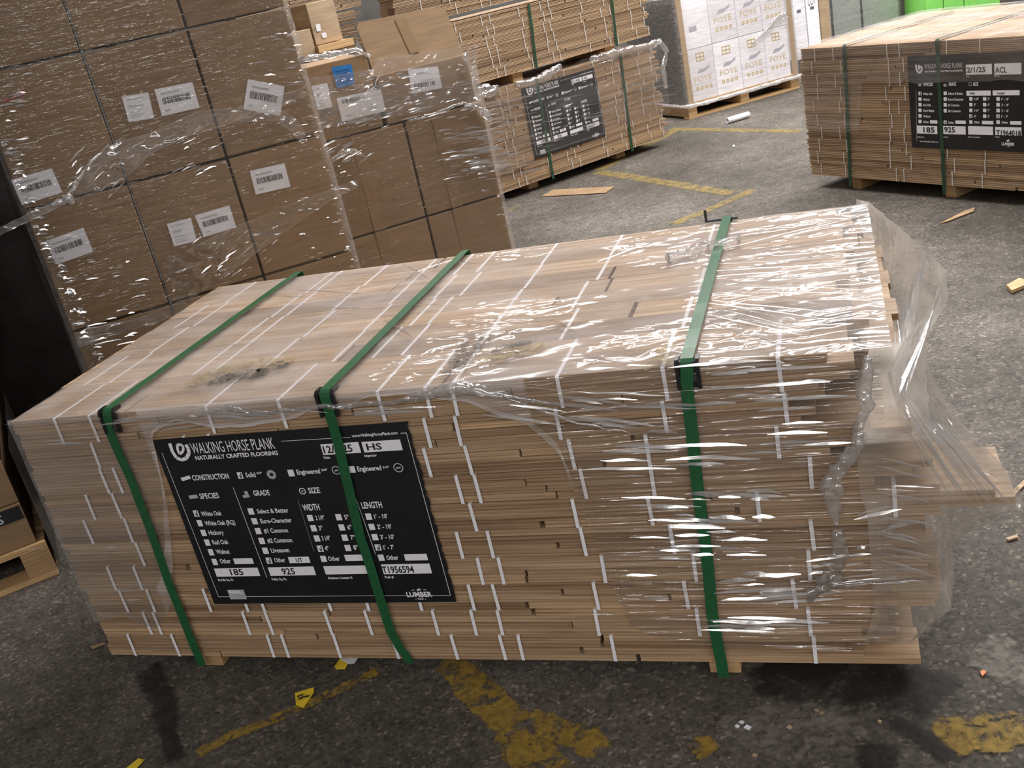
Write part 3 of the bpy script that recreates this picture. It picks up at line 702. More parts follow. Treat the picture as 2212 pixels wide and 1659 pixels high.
smear([(440,835,.06),(500,812,.10),(560,805,.12),(625,780,.08)], SMEAR, TOP+.0120)
smear([(985,800,.05),(1020,760,.06),(1060,720,.05)], SMEAR, TOP+.0120)
smear([(1040,790,.08),(1120,755,.14),(1180,745,.12)], SMEAR2, TOP+.0115)
smear([(1050,760,.05),(1110,745,.07),(1165,735,.04)], SMEAR, TOP+.0120)
smear([(960,810,.04),(985,770,.05),(1010,735,.03)], SMEAR, TOP+.0120)
smear([(1385,800,.04),(1420,780,.08),(1440,745,.05)], SMEAR2, TOP+.0115)
# ------------------------------------------------------------------ cartons
def carton(F, s, bk, z, wd, dp, ht, label, group, m=None, parent_name='carton', tape=True, bulge=.004, cat='carton'):
    root = at_face(F, parent_name, s, bk, z, label, cat, group)
    n = 6; b = MB()
    # slightly bulging front skin, boxed behind
    vs = []; fs = []
    for i in range(n+1):
        for j in range(n+1):
            u, v = i/n, j/n; y = -bulge*(1-(2*u-1)**2)*(1-(2*v-1)**2)
            vs.append((u*wd, y, v*ht))
    for i in range(n):
        for j in range(n): k = i*(n+1)+j; fs.append((k, k+n+1, k+n+2, k+1))
    k0 = len(vs); vs += [(0, dp, 0), (wd, dp, 0), (wd, dp, ht), (0, dp, ht)]
    A = [j for j in range(n+1)]; Bq = [n*(n+1)+j for j in range(n+1)]; Cb = [i*(n+1) for i in range(n+1)]; D = [i*(n+1)+n for i in range(n+1)]
    fs += [tuple(A + [k0+3, k0]), tuple(Bq[::-1] + [k0+1, k0+2]), tuple(Cb[::-1] + [k0, k0+1]), tuple(D + [k0+2, k0+3]), (k0+1, k0, k0+3, k0+2)]
    b.add(vs, fs); b.build('body', m or CARD, root, bevel=.004)
    return root
def sheet_on(F, root, quad_px, name, m, off=-.007, lift=0):
    """a paper label stuck on a carton: picture corners TL TR BR BL"""
    inv = root.location
    pts = []
    for u, v in quad_px:
        s, z = F.px(u, v, 0); p = F.w(s, off, z)-Vector(root.location); pts.append((p.dot(F.ex), p.dot(F.ey), p.z))
    b = MB(); b.slab(pts[::-1], (0, .0006, 0)); return b.build(name, m, root), [Vector(p) for p in pts]
def barcode(root_label, pts, u0=.12, u1=.85, v0=.36, v1=.6, seed=1):
    rr = random.Random(seed); b = MB(); TL, TR, BR_, BL = pts
    def P(u, v): return TL.lerp(TR, u).lerp(BL.lerp(BR_, u), v) + Vector((0, -.0006, 0))
    x = u0
    while x < u1:
        wq = rr.uniform(.008, .028); b.quad(P(x, v1), P(min(x+wq, u1), v1), P(min(x+wq, u1), v0), P(x, v0)); x += wq+rr.uniform(.006, .022)
    b.build('barcode', INK, root_label)
    b = MB(); b.quad(P(.12, .24), P(.6, .24), P(.6, .18), P(.12, .18)); b.quad(P(.12, .86), P(.25, .86), P(.25, .8), P(.12, .8)); b.build('small_print', GREYPRINT, root_label)
def fine_print(root_label, pts, seed):
    rr = random.Random(seed); TL, TR, BR_, BL = pts; b = MB()
    def P(u, v): return TL.lerp(TR, u).lerp(BL.lerp(BR_, u), v) + Vector((0, -.0006, 0))
    for v in (.14, .36, .42, .62, .74, .84):
        b.quad(P(.14, v+.03), P(rr.uniform(.4, .8), v+.03), P(rr.uniform(.4, .8), v), P(.14, v))
    b.build('small_print', GREYPRINT, root_label)
def pallet(F, s, b0, wd, dp, ht, label, group=None, m=None, blocks=3):
    root = at_face(F, 'wooden_pallet', s, b0, 0, label, 'pallet', group)
    m = m or PALLET_WOOD; n = 6
    for k in range(n):
        y = k*(dp-.1)/(n-1); b = MB(); b.box(0, y, ht-.018, wd, y+.1, ht-.001); b.build('deck_board', m, root)
    for k in range(blocks):
        x = k*(wd-.09)/(blocks-1); b = MB(); b.box(x, .002, .018, x+.09, dp-.002, ht-.018); b.build('stringer', m, root)
    for y in (0, dp-.1):
        b = MB(); b.box(0, y, .001, wd, y+.1, .0175); b.build('bottom_board', m, root)
    return root
# tall brown carton load
CW, CH, CZ = .392, .499, .14
pallet(CART, -3*CW-.02, 0, 3*CW+.04, .9, CZ, 'wooden pallet under the tall brown carton load, hidden behind the oak stack')
ROWN = ['bottom', 'second', 'third', 'top']; CNAME = {0: 'column by the open box', 1: 'middle column', 2: 'column by the black-wrapped load'}
ctn = {}
for r_ in range(4):
    for c in range(3):
        ctn[r_, c] = carton(CART, -(c+1)*CW+.003, 0, CZ+r_*CH+.001, CW-.010, .55, CH-.010, f'brown carton in the tall wrapped load, {ROWN[r_]} row, {CNAME[c]}', 'brown cartons of the tall load')
LB = [([(263,209),(320,199),(333,255),(278,264)], 0), ([(333,193),(415,177),(431,232),(350,251)], 1), ([(535,171),(614,186),(605,250),(525,236)], 1), ([(24,388),(112,363),(135,415),(48,443)], 1),
      ([(539,369),(614,352),(627,403),(552,420)], 1), ([(420,465),(495,443),(510,490),(440,512)], 1), ([(360,483),(412,470),(425,520),(376,532)], 0), ([(96,521),(180,491),(202,543),(122,571)], 1)]
for i, (q, bar) in enumerate(LB):
    s, z = CART.px(sum(p[0] for p in q)/4, sum(p[1] for p in q)/4)
    c = min(2, max(0, int(-s//CW))); r_ = min(3, max(0, int((z-CZ)//CH)))
    lb, pts = sheet_on(CART, ctn[r_, c], q, 'shipping_label', PAPER)
    (barcode if bar else fine_print)(lb, pts, seed=i+2)
s, z = CART.px(25, 212)
mk = MB()
for (u, v), (u2, v2) in (((5,220),(15,212)), ((12,216),(24,220)), ((22,214),(36,210)), ((40,198),(52,196)), ((46,196),(48,222)), ((40,206),(52,204))):
    a = CART.px(u, v); c = CART.px(u2, v2); p = CART.w(a[0], -.0062, a[1])-ctn[2,2].location; q = CART.w(c[0], -.0062, c[1])-ctn[2,2].location
    p = Vector((p.dot(CART.ex), p.dot(CART.ey), p.z)); q = Vector((q.dot(CART.ex), q.dot(CART.ey), q.z)); n = (q-p).cross(Vector((0,1,0))).normalized()*.003
    mk.quad(p+n, p-n, q-n, q+n)
mk.build('red_marking', RED, ctn[2,2])
def wrap_shell(F, s0, s1, z0, z1, dp, label, hz=.08, off=.011, nx=70, nz=60, seed=1, m=None, top=False):
    root = at_face(F, 'stretch_wrap', 0, 0, 0, label, 'plastic wrap')
    b = MB(); h = []
    per = [(s0-off, dp), (s0-off, -off*.3), (s0+.004, -off), (s1-.004, -off), (s1+off, -off*.3), (s1+off, dp)]
    P = []
    for (a, c), (e, g) in zip(per, per[1:]):
        n = max(2, int(math.hypot(e-a, g-c)/.025))
        P += [(a+(e-a)*k/n, c+(g-c)*k/n) for k in range(n)]
    P.append(per[-1])
    for i, (s, y) in enumerate(P):
        for j in range(nz+1):
            z = z0+(z1-z0)*j/nz
            b.v.append((s+.002*N(Vector((s*8, z*20, seed))), y-.0025*N(Vector((s*7, z*25, seed))), z))
            edge = 1 if (s < s0+.02 or s > s1-.02) else 0
            h.append((hz*.5*(.7+1.2*max(0, N(Vector((s*3, z*5, seed+3))))) + .10*edge, min(1., .25+.5*max(0, N(Vector((s*2, z*3, seed+8)))*2) + .6*edge*abs(N(Vector((s, z*4, seed)))*2))))
    for i in range(len(P)-1):
        for j in range(nz): k = i*(nz+1)+j; b.f.append((k, k+nz+1, k+nz+2, k+1))
    b.build('film_sheet', m or FILM_CARTON, root, smooth=True, haze=h)
    return root
cw = wrap_shell(CART, -3*CW, 0, .10, CZ+4*CH, .56, 'clear stretch wrap with a knotted strand around the tall brown carton load', hz=.05)
def swath(F, up, lo, parent, b=-.018, hz=.12, cr=1., n=40, rows=8):
    """a doubled band of film between two edges given as picture points"""
    def along(P, t):
        d = [0]
        for (a, c), (e, g) in zip(P, P[1:]): d.append(d[-1]+math.hypot(e-a, g-c))
        x = t*d[-1]
        for k in range(len(P)-1):
            if x <= d[k+1]+1e-6: f = (x-d[k])/max(1e-6, d[k+1]-d[k]); return P[k][0]+(P[k+1][0]-P[k][0])*f, P[k][1]+(P[k+1][1]-P[k][1])*f
        return P[-1]
    m_ = MB(); hzv = []
    for i in range(n+1):
        p, q = along(up, i/n), along(lo, i/n)
        for j in range(rows+1):
            t = j/rows; u, v = p[0]+(q[0]-p[0])*t, p[1]+(q[1]-p[1])*t
            s_, z_ = F.px(u, v, b); e_ = 1 if j in (0, rows) else 0
            m_.v.append((s_+.004*N(Vector((s_*30, z_*30, 1))), b-.006*N(Vector((s_*22, z_*22, 4))), z_+.004*N(Vector((s_*30, z_*30, 8))))); hzv.append((hz*(1+1.2*e_+1.4*max(0, N(Vector((s_*18, z_*18, 3))))), cr))
    for i in range(n):
        for j in range(rows): k = i*(rows+1)+j; m_.f.append((k, k+rows+1, k+rows+2, k+1))
    return m_.build('film_band', FILM_TOP, parent, smooth=True, haze=hzv)
swath(CART, [(143,424),(185,365),(240,312),(330,285),(430,238),(520,232),(650,190)], [(150,436),(200,420),(268,390),(330,330),(420,290),(520,262),(668,205)], cw, hz=.10)
swath(CART, [(500,240),(560,236),(620,240),(650,270),(664,300)], [(495,262),(560,262),(600,262),(632,290),(652,312)], cw, hz=.12)
swath(CART, [(350,570),(470,505),(600,450),(770,388)], [(385,660),(470,610),(590,520),(720,430),(772,405)], cw, hz=.06)
swath(CART, [(160,718),(240,702),(320,680),(420,640)], [(170,752),(250,722),(330,702),(420,660)], cw, hz=.16)
swath(CART, [(-20,500),(60,462),(130,428)], [(-20,518),(60,480),(135,446)], cw, hz=.35)
rope(CART, [(112,446),(132,436),(148,430),(160,440)], [.006,.014,.018,.006], cw, -.028, hz=1.2)
rope(CART, [(148,428),(180,370),(235,312)], [.012,.006,.003], cw, -.024, hz=.7, flat=.4)
pleats(CART, [(0,150,60,340,22,26,.005,-.1),(560,60,650,190,26,20,.005,-.1),(640,265,700,300,8,14,.005,-.2),*[(2+195*t/20-6+9, 320+455*t/20-14, 2+195*t/20+26, 320+455*t/20+14, 7, 16, .008, -.1) for t in range(21)],*[(625+140*t/16-12, 20+550*t/16-10, 625+140*t/16-2, 20+550*t/16+10, 3, 8, .005, -.1) for t in range(17)],(170,560,330,720,30,20,.005,-.15),(420,500,600,600,40,16,.005,-.8),(250,280,480,390,26,22,.005,-.45),(160,700,300,740,16,40,.005,-.2),(640,420,760,560,16,14,.005,-.1),(150,330,260,430,16,24,.006,-1.0)], cw, .22, b0=-.020, seed=6, spread=.12, lim=(-3*CW+.004, -.005))
# second carton load with the open box on top
S2W, S2H = .401, .456
pallet(SECOND, -2*S2W, 0, 2*S2W+.02, .9, .14, 'wooden pallet under the carton load with the open box')
for r_ in range(2):
    for c in range(2):
        o = carton(SECOND, -(c+1)*S2W+.003, 0, .14+r_*S2H+.001, S2W-.010, .5, S2H-.009, f'plain brown carton below the open box, {["lower", "upper"][r_]} row, {["outer corner", "next to the outer corner", "tucked behind the tall load"][c]}', 'brown cartons under the open box')
        b = MB(); b.box(S2W*.32, -.0045, 0, S2W*.46, -.004, S2H-.005); b.build('tape_strip', TAPE, o)
ZT = .14+2*S2H
# open box: front corners from the photo
a0, _ = SECOND.px(838, 268); a1, _ = SECOND.px(1030, 226); _, zt = SECOND.px(1003, 118)
ob = carton(SECOND, a0, .0, ZT+.001, a1-a0, .42, zt-ZT, 'brown carton standing open with its wide flap raised, beside the blue note', None, CARD)
fl0 = SECOND.px(797, 142); fl1 = SECOND.px(1003, 112); f2 = SECOND.px(985, 18); f3 = SECOND.px(785, 52)
b = MB(); lx = lambda p, y=0.: (p[0]-a0, y, p[1]-ZT)
out = [(0.0, 0, zt-ZT-.004), (a1-a0-.004, 0, zt-ZT-.004), lx(SECOND.px(990,60)), lx(SECOND.px(978,22)), lx(SECOND.px(968,14)), lx(SECOND.px(955,14)), lx(SECOND.px(790,46)), lx(SECOND.px(784,58))]
b.slab([(p[0], .012+.10*max(0, (p[2]-out[0][2])/.25), p[2]) for p in out], (0, .006, 0)); fl = b.build('flap', CARD, ob)
b = MB(); q = [SECOND.px(866,40), SECOND.px(888,36), SECOND.px(911,112), SECOND.px(891,116)]
b.slab([(lx(p)[0], .007+.10*max(0, (lx(p)[2]-out[0][2])/.25), lx(p)[2]) for p in q][::-1], (0, .001, 0)); b.build('tape_strip', TAPE, fl)
b = MB(); p0 = lx(SECOND.px(770,122)); p1 = lx(SECOND.px(795,118)); p2 = lx(SECOND.px(783,82))
b.slab([(p0[0], .03, p0[2]), (p1[0], .03, p1[2]), (p2[0], .10, p2[2])], (.0, .005, 0)); b.build('side_flap', CARD_DARK, ob)
l1, pts = sheet_on(SECOND, ob, [(880,150),(945,143),(954,190),(889,203)], 'shipping_label', PAPER); barcode(l1, pts, .1, .8, .62, .8, 31)
n0 = -2*S2W+.003; n1, _ = SECOND.px(832, 260); _, zl = SECOND.px(725, 132)
nb = carton(SECOND, n0, .002, ZT+.001, min(n1, a0)-n0-.012, .45, zl-ZT, 'brown carton with a blue note and two white labels, beside the open box', None, CARD)
lb, pts = sheet_on(SECOND, nb, [(715,146),(758,138),(766,181),(728,191)], 'blue_note', BLUE)
TLp, TRp, BRp, BLp = pts; b = MB()
for v in (.2, .34, .48, .62, .76):
    P = lambda u, vv: TLp.lerp(TRp, u).lerp(BLp.lerp(BRp, u), vv)+Vector((0,-.0006,0))
    b.quad(P(.12, v+.05), P(.85, v+.05), P(.85, v), P(.12, v))
b.build('note_print', plain('dark_blue_print', (.01, .07, .25), .6), lb)
lb, pts = sheet_on(SECOND, nb, [(672,186),(706,179),(717,231),(686,238)], 'shipping_label', PAPER); fine_print(lb, pts, 4)
lb, pts = sheet_on(SECOND, nb, [(726,212),(822,192),(832,240),(738,262)], 'shipping_label', PAPER); barcode(lb, pts, .1, .5, .12, .3, 9)
b = MB(); q = lambda u, v: (lambda p: (p[0]-n0, -.004, p[1]-ZT))(SECOND.px(u, v))
w2 = wrap_shell(SECOND, -2*S2W, 0, .1, ZT+.16, .5, 'clear stretch wrap over the lower cartons and the open box front', .07, .011, seed=5)
ws = MB(); hzv = []
for i in range(31):
    for j in range(13):
        u = 655+(1032-655)*i/30; vt = 170-52*i/30 - (22 if i > 12 else 0); vb = 285-62*i/30
        s, z = SECOND.px(u, vt+(vb-vt)*j/12, -.014); s = max(s, -.80)
        ws.v.append((s, -.014-.005*N(Vector((s*25, z*25, 2))), z)); hzv.append(.12+.15*max(0, N(Vector((s*9, z*9, 4)))))
for i in range(30):
    for j in range(12): k = i*13+j; ws.f.append((k, k+13, k+14, k+1))
ws.build('film_sheet', FILM_TOP, w2, smooth=True, haze=hzv)
rope(SECOND, [(1000,118),(1020,150),(1028,200),(1040,240),(1062,260)], [.012,.01,.012,.02,.008], w2, -.02, hz=.4, flat=.4)
rope(SECOND, [(655,128),(700,120),(770,108),(800,122)], [.012,.012,.010,.006], w2, .0, hz=.7, flat=.5)
rope(SECOND, [(880,262),(940,245),(1000,222),(1060,245)], [.004,.006,.006,.012], w2, -.02, hz=.4, flat=.4)
rope(SECOND, [(715,345),(740,330),(760,325),(790,340)], [.006,.014,.012,.004], w2, -.02, hz=.3, flat=.3)
pleats(SECOND, [(760,150,850,275,70,16,.006,-.3),(850,145,1030,230,50,18,.006,-.2),(960,270,1090,400,60,34,.007,-.15),(990,320,1090,370,26,40,.009,-.12),(700,300,800,350,20,22,.007,-.6),(700,340,760,490,14,14,.006,-.2),(1030,230,1100,500,24,16,.006,-.1),(880,220,1030,262,16,40,.006,-.25)], w2, .2, b0=-.022, seed=12, spread=.12)
# black-wrapped load beyond the near stack's tidy end
A = ground(128, 1240); DL = Face(A.x, A.y, .40)
pallet(DL, -1.05, 0, 1.05, .9, .135, 'wooden pallet under the black-wrapped load beside the tidy end of the oak stack')
for k in range(2):
    for c in range(2):
        o = carton(DL, -.02-(c+1)*.5, .02, .136+k*.16, .495, .8, .157, f'pale wrapped carton on the black-wrapped load, {["lowest layer", "second layer"][k]}, {["outer", "inner"][c]} position', 'pale cartons of the black-wrapped load', CARD)
        if k == 0 and c == 0:
            p = MB(); p.quad((.0, -.0052, .10), (.49, -.0052, .10), (.49, -.0052, .15), (.0, -.0052, .15)); pr = p.build('printed_band', INK, o)
            p = MB(); text_mesh(p, 'OYS', (.34, -.006, .107), .09, .034, .02); p.build('printed_lettering', GREYPRINT, pr)
dl = at_face(DL, 'wrapped_load', 0, 0, .46, 'tall load wrapped in black film, standing on the pale wrapped cartons', 'wrapped load')
b = MB(); hzv = []
for i in range(13):
    for j in range(21):
        t = i/12; per = (-1.0+1.0*t*2, .0) if t <= .5 else (0, (t-.5)*2*.82)
        z = 1.75*j/20; b.v.append((per[0]-.02+.012*N(Vector((per[0]*5, z*6, per[1]*4))), per[1]+.01+.012*N(Vector((per[0]*5+3, z*6, per[1]*4))), z))
for i in range(12):
    for j in range(20): k = i*21+j; b.f.append((k, k+21, k+22, k+1))
n = len(b.v); b.add([(-1.0, .01, 0), (-.02, .01, 0), (-.02, .83, 0), (-1, .83, 0), (-1.0, .01, 1.75), (-.02, .01, 1.75), (-.02, .83, 1.75), (-1, .83, 1.75)], [(3,2,1,0), (4,5,6,7), (2,3,7,6), (3,0,4,7)])
b.build('black_film', DARKFILM, dl, smooth=True)
sk = MB(); sk.v = []
for i in range(9):
    for j in range(9):
        sk.v.append((.012+.003*N(Vector((i*.7, j*.7, 1))), .02+.78*i/8, -.44+.46*j/8))
for i in range(8):
    for j in range(8): k = i*9+j; sk.f.append((k, k+9, k+10, k+1))
sk.build('skirt_film', DARKFILM, dl, smooth=True)
pallet(CART, -3*CW-1.17, .22, 1.14, .9, .135, 'dark pallet under the black load standing beside the tall brown carton load', m=CARD_DARK)
dl = at_face(CART, 'wrapped_load', -3*CW-1.15, .24, .137, 'tall load wrapped in black film, standing beside the tall brown carton load', 'wrapped load')
b = MB(); nx_, nz_ = 16, 24
for (a0_, c0_), (a1_, c1_) in (((0, 0), (1.1, 0)), ((1.1, 0), (1.1, .8)), ((1.1, .8), (0, .8)), ((0, .8), (0, 0))):
    k0 = len(b.v)
    for i in range(nx_+1):
        for j in range(nz_+1):
            t = i/nx_; x = a0_+(a1_-a0_)*t; y = c0_+(c1_-c0_)*t; z = 2.0*j/nz_
            b.v.append((x+.012*N(Vector((x*5, y*5, z*6))), y+.012*N(Vector((x*5+4, y*5, z*6))), z))
    for i in range(nx_):
        for j in range(nz_): k = k0+i*(nz_+1)+j; b.f.append((k, k+nz_+1, k+nz_+2, k+1))
b.add([(0, 0, 2), (1.1, 0, 2), (1.1, .8, 2), (0, .8, 2)], [(0, 1, 2, 3)])
b.build('black_film', DARKFILM, dl, smooth=True)
# ------------------------------------------------------------------ oak stacks further back
def far_stack(F, z0, x0, x1, straps_fn, lab, grp, cols=1, tiers=10, jy=.004, wood_m=OAK2, slack=0.):
    for t in range(tiers):
        ends = [x1+R.uniform(-.05, .04) for _ in range(4)]
        make_bundle(F, R.uniform(-.008, .008), 0, z0+t*TIER, x0, ends, straps_fn(t), lab(t), grp, wood_m, jy=jy, sw=.0064, slack=slack, gap=.0014)
def mid_straps(t):
    base = [-.35, -.12, .10, .17, .42, .62, .69, .98, 1.18, 1.26, 1.45, 1.58]
    sh = R.uniform(-.03, .03)
    return [q+sh+R.uniform(-.008, .008) for q in base]
MZ = .07
far_stack(MID, MZ, -.5, 1.63, mid_straps, lambda t: f'plank bundle of the dark-signed stack behind the brown cartons, {ORD[t]} tier up', 'plank bundles of the stack behind the cartons')
for q in (-.3, .33, 1.23):
    r = at_face(MID, 'timber_runner', q, .03, 0, f'timber runner under the stack behind the brown cartons, {"hidden behind cartons" if q < 0 else "below its sign" if q < 1 else "near the tiled pallet"}', 'timber', 'runners of the stack behind the cartons')
    b = MB(); b.box(-.045, .10, .001, .045, .6, MZ-.001); b.build('beam', PALLET_WOOD, r)
MZ2 = MZ+10*TIER+.07
for q in (-.3, .33, 1.23):
    r = at_face(MID, 'timber_runner', q, .0, MZ+10*TIER, f'timber runner between the two oak stacks behind the cartons, {"hidden behind cartons" if q < 0 else "above the sign" if q < 1 else "near the tiled pallet"}', 'timber', 'runners between the oak stacks')
    b = MB(); b.box(-.045, .05, .001, .045, .62, .069); b.build('beam', PALLET_WOOD, r)
far_stack(MID, MZ2, -.62, 1.60, mid_straps, lambda t: f'plank bundle of the stack raised above the dark-signed one, {ORD[t] if t < 5 else "topmost"} tier up', 'plank bundles of the raised stack', tiers=6)
inner_fill(MID, 3, 1, range(10), MZ, 1.6, 'bundle of oak planks hidden behind the sign face of the dark-signed stack', 'inner bundles of the stack behind the cartons', OAK2)
inner_fill(MID, 3, 1, range(6), MZ2, 1.5, 'bundle of oak planks hidden behind the front of the raised stack', 'inner bundles of the raised stack', OAK2)
MZ3 = MZ2+6*TIER+.045
for q in (-.3, .9):
    r = at_face(MID, 'timber_runner', q, .0, MZ2+6*TIER, f'timber runner on top of the raised oak stack, {"above the open box" if q < 0 else "toward the tiled pallet"}', 'timber', 'runners on the raised stack')
    b = MB(); b.box(-.045, .05, .001, .045, .2, .044); b.build('beam', PALLET_WOOD, r)
far_stack(MID, MZ3, -.58, 1.4, mid_straps, lambda t: f'plank bundle on the highest stack behind the open box, {ORD[t]} tier', 'plank bundles of the highest stack', tiers=5)
def band(F, top, bot, z_hi, z_lo, label, group, off=.010, depth=.0):
    s0, _ = F.px(*top); s1, _ = F.px(*bot)
    r = at_face(F, 'green_strap', s0, 0, 0, label, 'strap', group)
    pth = [((s1-s0)*(1-k/12)+.003*N(Vector((k*.8, s0, 0))), -off, z_lo+(z_hi-z_lo)*k/12) for k in range(13)]
    if depth: pth += [(0, -off*.5, z_hi+.008)] + [(0, depth*k/6, z_hi+.009) for k in range(7)]
    b = MB(); b.ribbon(pth, (.022, 0, 0), -.0011); b.build('band', GREEN_FAR, r); return r
band(MID, (1167,224), (1192,375), MZ+10*TIER, .05, 'dark green strap passing over the sign behind the brown cartons', 'green straps behind the cartons')
band(MID, (1337,108), (1364,325), MZ+10*TIER, .05, 'dark green strap beside the sign on the stack behind the brown cartons', 'green straps behind the cartons')
band(MID, (1140,7), (1158,149), MZ2+6*TIER, MZ2-.01, 'dark green strap on the raised oak stack above the dark sign', 'green straps behind the cartons')
band(MID, (1322,0), (1332,108), MZ2+6*TIER, MZ2-.01, 'dark green strap on the raised oak stack near the tiled pallet', 'green straps behind the cartons')
# its sign: the same printed sheet at this stack's own place
s0, z1 = MID.px(1125, 192); s1, z0 = MID.px(1307, 292)
def remap(x, y):
    a, z = MS.at(x, y); return a/.692*(s1-s0), z/.485*(z1-z0)
S = SignBuilder(MID, (1125,192), (1307,292), 'stack_sign', 'black sign with white check boxes, half veiled by film behind the brown cartons', None, '', remap, jag=.006, off=-.0086)
big_layout(S, '01/14/25', 'ACL', 'T1961077'); S.done()
# torn film on that stack
mw = at_face(MID, 'stretch_wrap', 0, 0, 0, 'torn clear wrap on the dark-signed oak stack behind the brown cartons', 'plastic wrap')
b = MB(); hzv = []
for i in range(61):
    for j in range(41):
        s = -.3+2.0*i/60; top_ = MZ+10*TIER+.02+.03*N(Vector((s*6, 0, 1))); z = .25+(top_-.25)*j/40
        b.v.append((s, -.016-.005*N(Vector((s*5, z*22, 3))), z)); hzv.append((.03+.10*max(0, N(Vector((s*3, z*6, 2)))), .5))
for i in range(60):
    for j in range(40): k = i*41+j; b.f.append((k, k+41, k+42, k+1))
b.build('film_sheet', FILM_FRONT, mw, smooth=True, haze=hzv)
rope(MID, [(1020,198),(1045,192),(1075,188),(1065,200),(1030,210)], [.02,.03,.02,.03,.015], mw, -.02, hz=.5)
rope(MID, [(1115,182),(1150,180),(1180,165),(1212,142)], [.02,.03,.035,.02], mw, -.01, hz=.6)
rope(MID, [(1275,128),(1310,122),(1350,112),(1400,100),(1428,88)], [.02,.035,.035,.03,.02], mw, .0, hz=.6)
rope(MID, [(1425,90),(1440,110),(1432,150),(1440,190)], [.02,.02,.025,.015], mw, -.01, hz=.4)
pleats(MID, [(1045,205,1140,285,22,60,.010,-.2),(1080,325,1150,375,22,40,.010,-.2),(1130,195,1300,330,16,60,.007,-.22),(1360,170,1440,230,8,60,.010,-.12),(1040,185,1080,200,6,20,.010,0.)], mw, .16, b0=-.026, seed=14, spread=.12)
# loosely stacked lumber with dark gaps beyond the open box
for t in range(7):
    _, zz = MID.px(800, 100)
    make_bundle(MID, R.uniform(-.01, .01), .37, zz+t*(TIER+.012), -1.55, [-.66+R.uniform(-.06, .04) for _ in range(4)], [], f'loosely stacked plank bundle with dark gaps behind the open box, {ORD[t]} of its pile', 'loose plank bundles behind the open box', OAK2, jy=.02, slack=2.2)
_, zz = MID.px(800, 100)
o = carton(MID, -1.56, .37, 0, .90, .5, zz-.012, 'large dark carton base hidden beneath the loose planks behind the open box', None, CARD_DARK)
carton(MID, -2.2, .95, 0, 1.55, .3, 2.3, 'added tall dark box standing in for shade behind the loosely stacked planks', None, CARD_DARK)  # added backing, dark so the plank gaps read as shade
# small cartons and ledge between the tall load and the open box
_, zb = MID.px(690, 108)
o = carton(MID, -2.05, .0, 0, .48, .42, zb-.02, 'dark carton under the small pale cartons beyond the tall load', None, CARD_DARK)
def small(q, name, label, m, dp=.25, bk=.02):
    (u0, v0), (u1, v1) = q; s0_, z1_ = MID.px(u0, v0); s1_, z0_ = MID.px(u1, v1)
    return carton(MID, s0_, bk, z0_, s1_-s0_, dp, z1_-z0_, label, 'small cartons beyond the tall load', m)
_, zc = MID.px(700, 84); sc0, _ = MID.px(636, 60); sc1, _ = MID.px(672, 60)
_, z15 = MID.px(650, 16)
o = carton(MID, sc0-.1, .02, zb-.018, sc1-sc0+.1, .3, zc-zb+.10, 'small pale carton without stickers beside the gap beyond the tall load', 'small cartons beyond the tall load', CARD_PALE)
s_a, _ = MID.px(676, 60); s_b, _ = MID.px(738, 60)
o = carton(MID, s_a, .02, zb+.03, s_b-s_a, .3, .26, 'small carton with two white stickers on the ledge beyond the tall load', 'small cartons beyond the tall load', CARD_PALE)
for q in ([(683,53),(693,51),(695,67),(686,68)], [(696,72),(705,69),(708,80),(699,82)]):
    sheet_on(MID, o, q, 'sticker', PAPER, off=.012)
s_c, _ = MID.px(681, 90); s_d, _ = MID.px(760, 84)
lg = at_face(MID, 'ledge_board', s_c, -.02, zb-.019, 'pale board ledge carrying the stickered carton beyond the tall load', 'board')
b = MB(); b.box(0, 0, 0, s_d-s_c, .34, .046); b.build('board', PALLET_WOOD, lg)
# ------------------------------------------------------------------ the stack at the side
SZ = .078
def side_straps(t):
    return [q+R.uniform(-.03, .03) for q in (.10, .28, .62, .72, 1.0, 1.2, 1.45, 1.75, 1.95)]
for t in range(10):
    make_bundle(SIDE, R.uniform(-.006, .006), 0, SZ+t*TIER, 0, [2.13+R.uniform(-.04, .03) for _ in range(4)], side_straps(t), f'plank bundle, {ORD[t]} tier up the sign face of the stack near the white tile cartons', 'plank bundles on the sign face of the stack by the tile cartons', OAK2, jy=.004, sw=.0064, gap=.0014)
for c in range(1, 5):
    make_bundle(SIDE, R.uniform(-.006, .006), c*2*BOARD, SZ+9*TIER, 0, [2.13+R.uniform(-.04, .03) for _ in range(4)], side_straps(9), f'plank bundle on top of the stack near the tile cartons, {["", "second", "third", "fourth", "last"][c]} row from its sign', 'plank bundles on top of the stack by the tile cartons', OAK, jy=.004)
inner_fill(SIDE, 5, 1, range(9), SZ, 2.1, 'bundle of oak planks hidden inside the stack near the white tile cartons', 'inner bundles of the stack by the tile cartons', OAK2)
for q, wq in ((SIDE.px(1839, 385)[0], 'at its free corner'), (SIDE.px(2042, 395)[0], 'below its sign'), (1.9, 'far along')):
    r = at_face(SIDE, 'timber_runner', q, .03, 0, f'timber runner under the stack near the white tile cartons, {wq}', 'timber', 'runners of the stack by the tile cartons')
    b = MB(); b.box(-.032, .01, .001, .032, DEPTH-.06, SZ-.001); b.build('beam', PALLET_WOOD, r)
band(SIDE, (1826,98), (1839,390), SZ+10*TIER, .03, 'green strap beside the sign on the stack near the white tile cartons', 'green straps on the stack by the tile cartons', depth=.9)
band(SIDE, (2027,86), (2042,395), SZ+10*TIER, .03, 'green strap crossing the sign on the stack near the white tile cartons', 'green straps on the stack by the tile cartons', depth=.9)
S = SignBuilder(SIDE, (1962,121), (2270,330), 'stack_sign', 'black sign on the stack near the white tile cartons, cut off by the frame', (1700, 0, 4.32), '', jag=.002, off=-.0086)
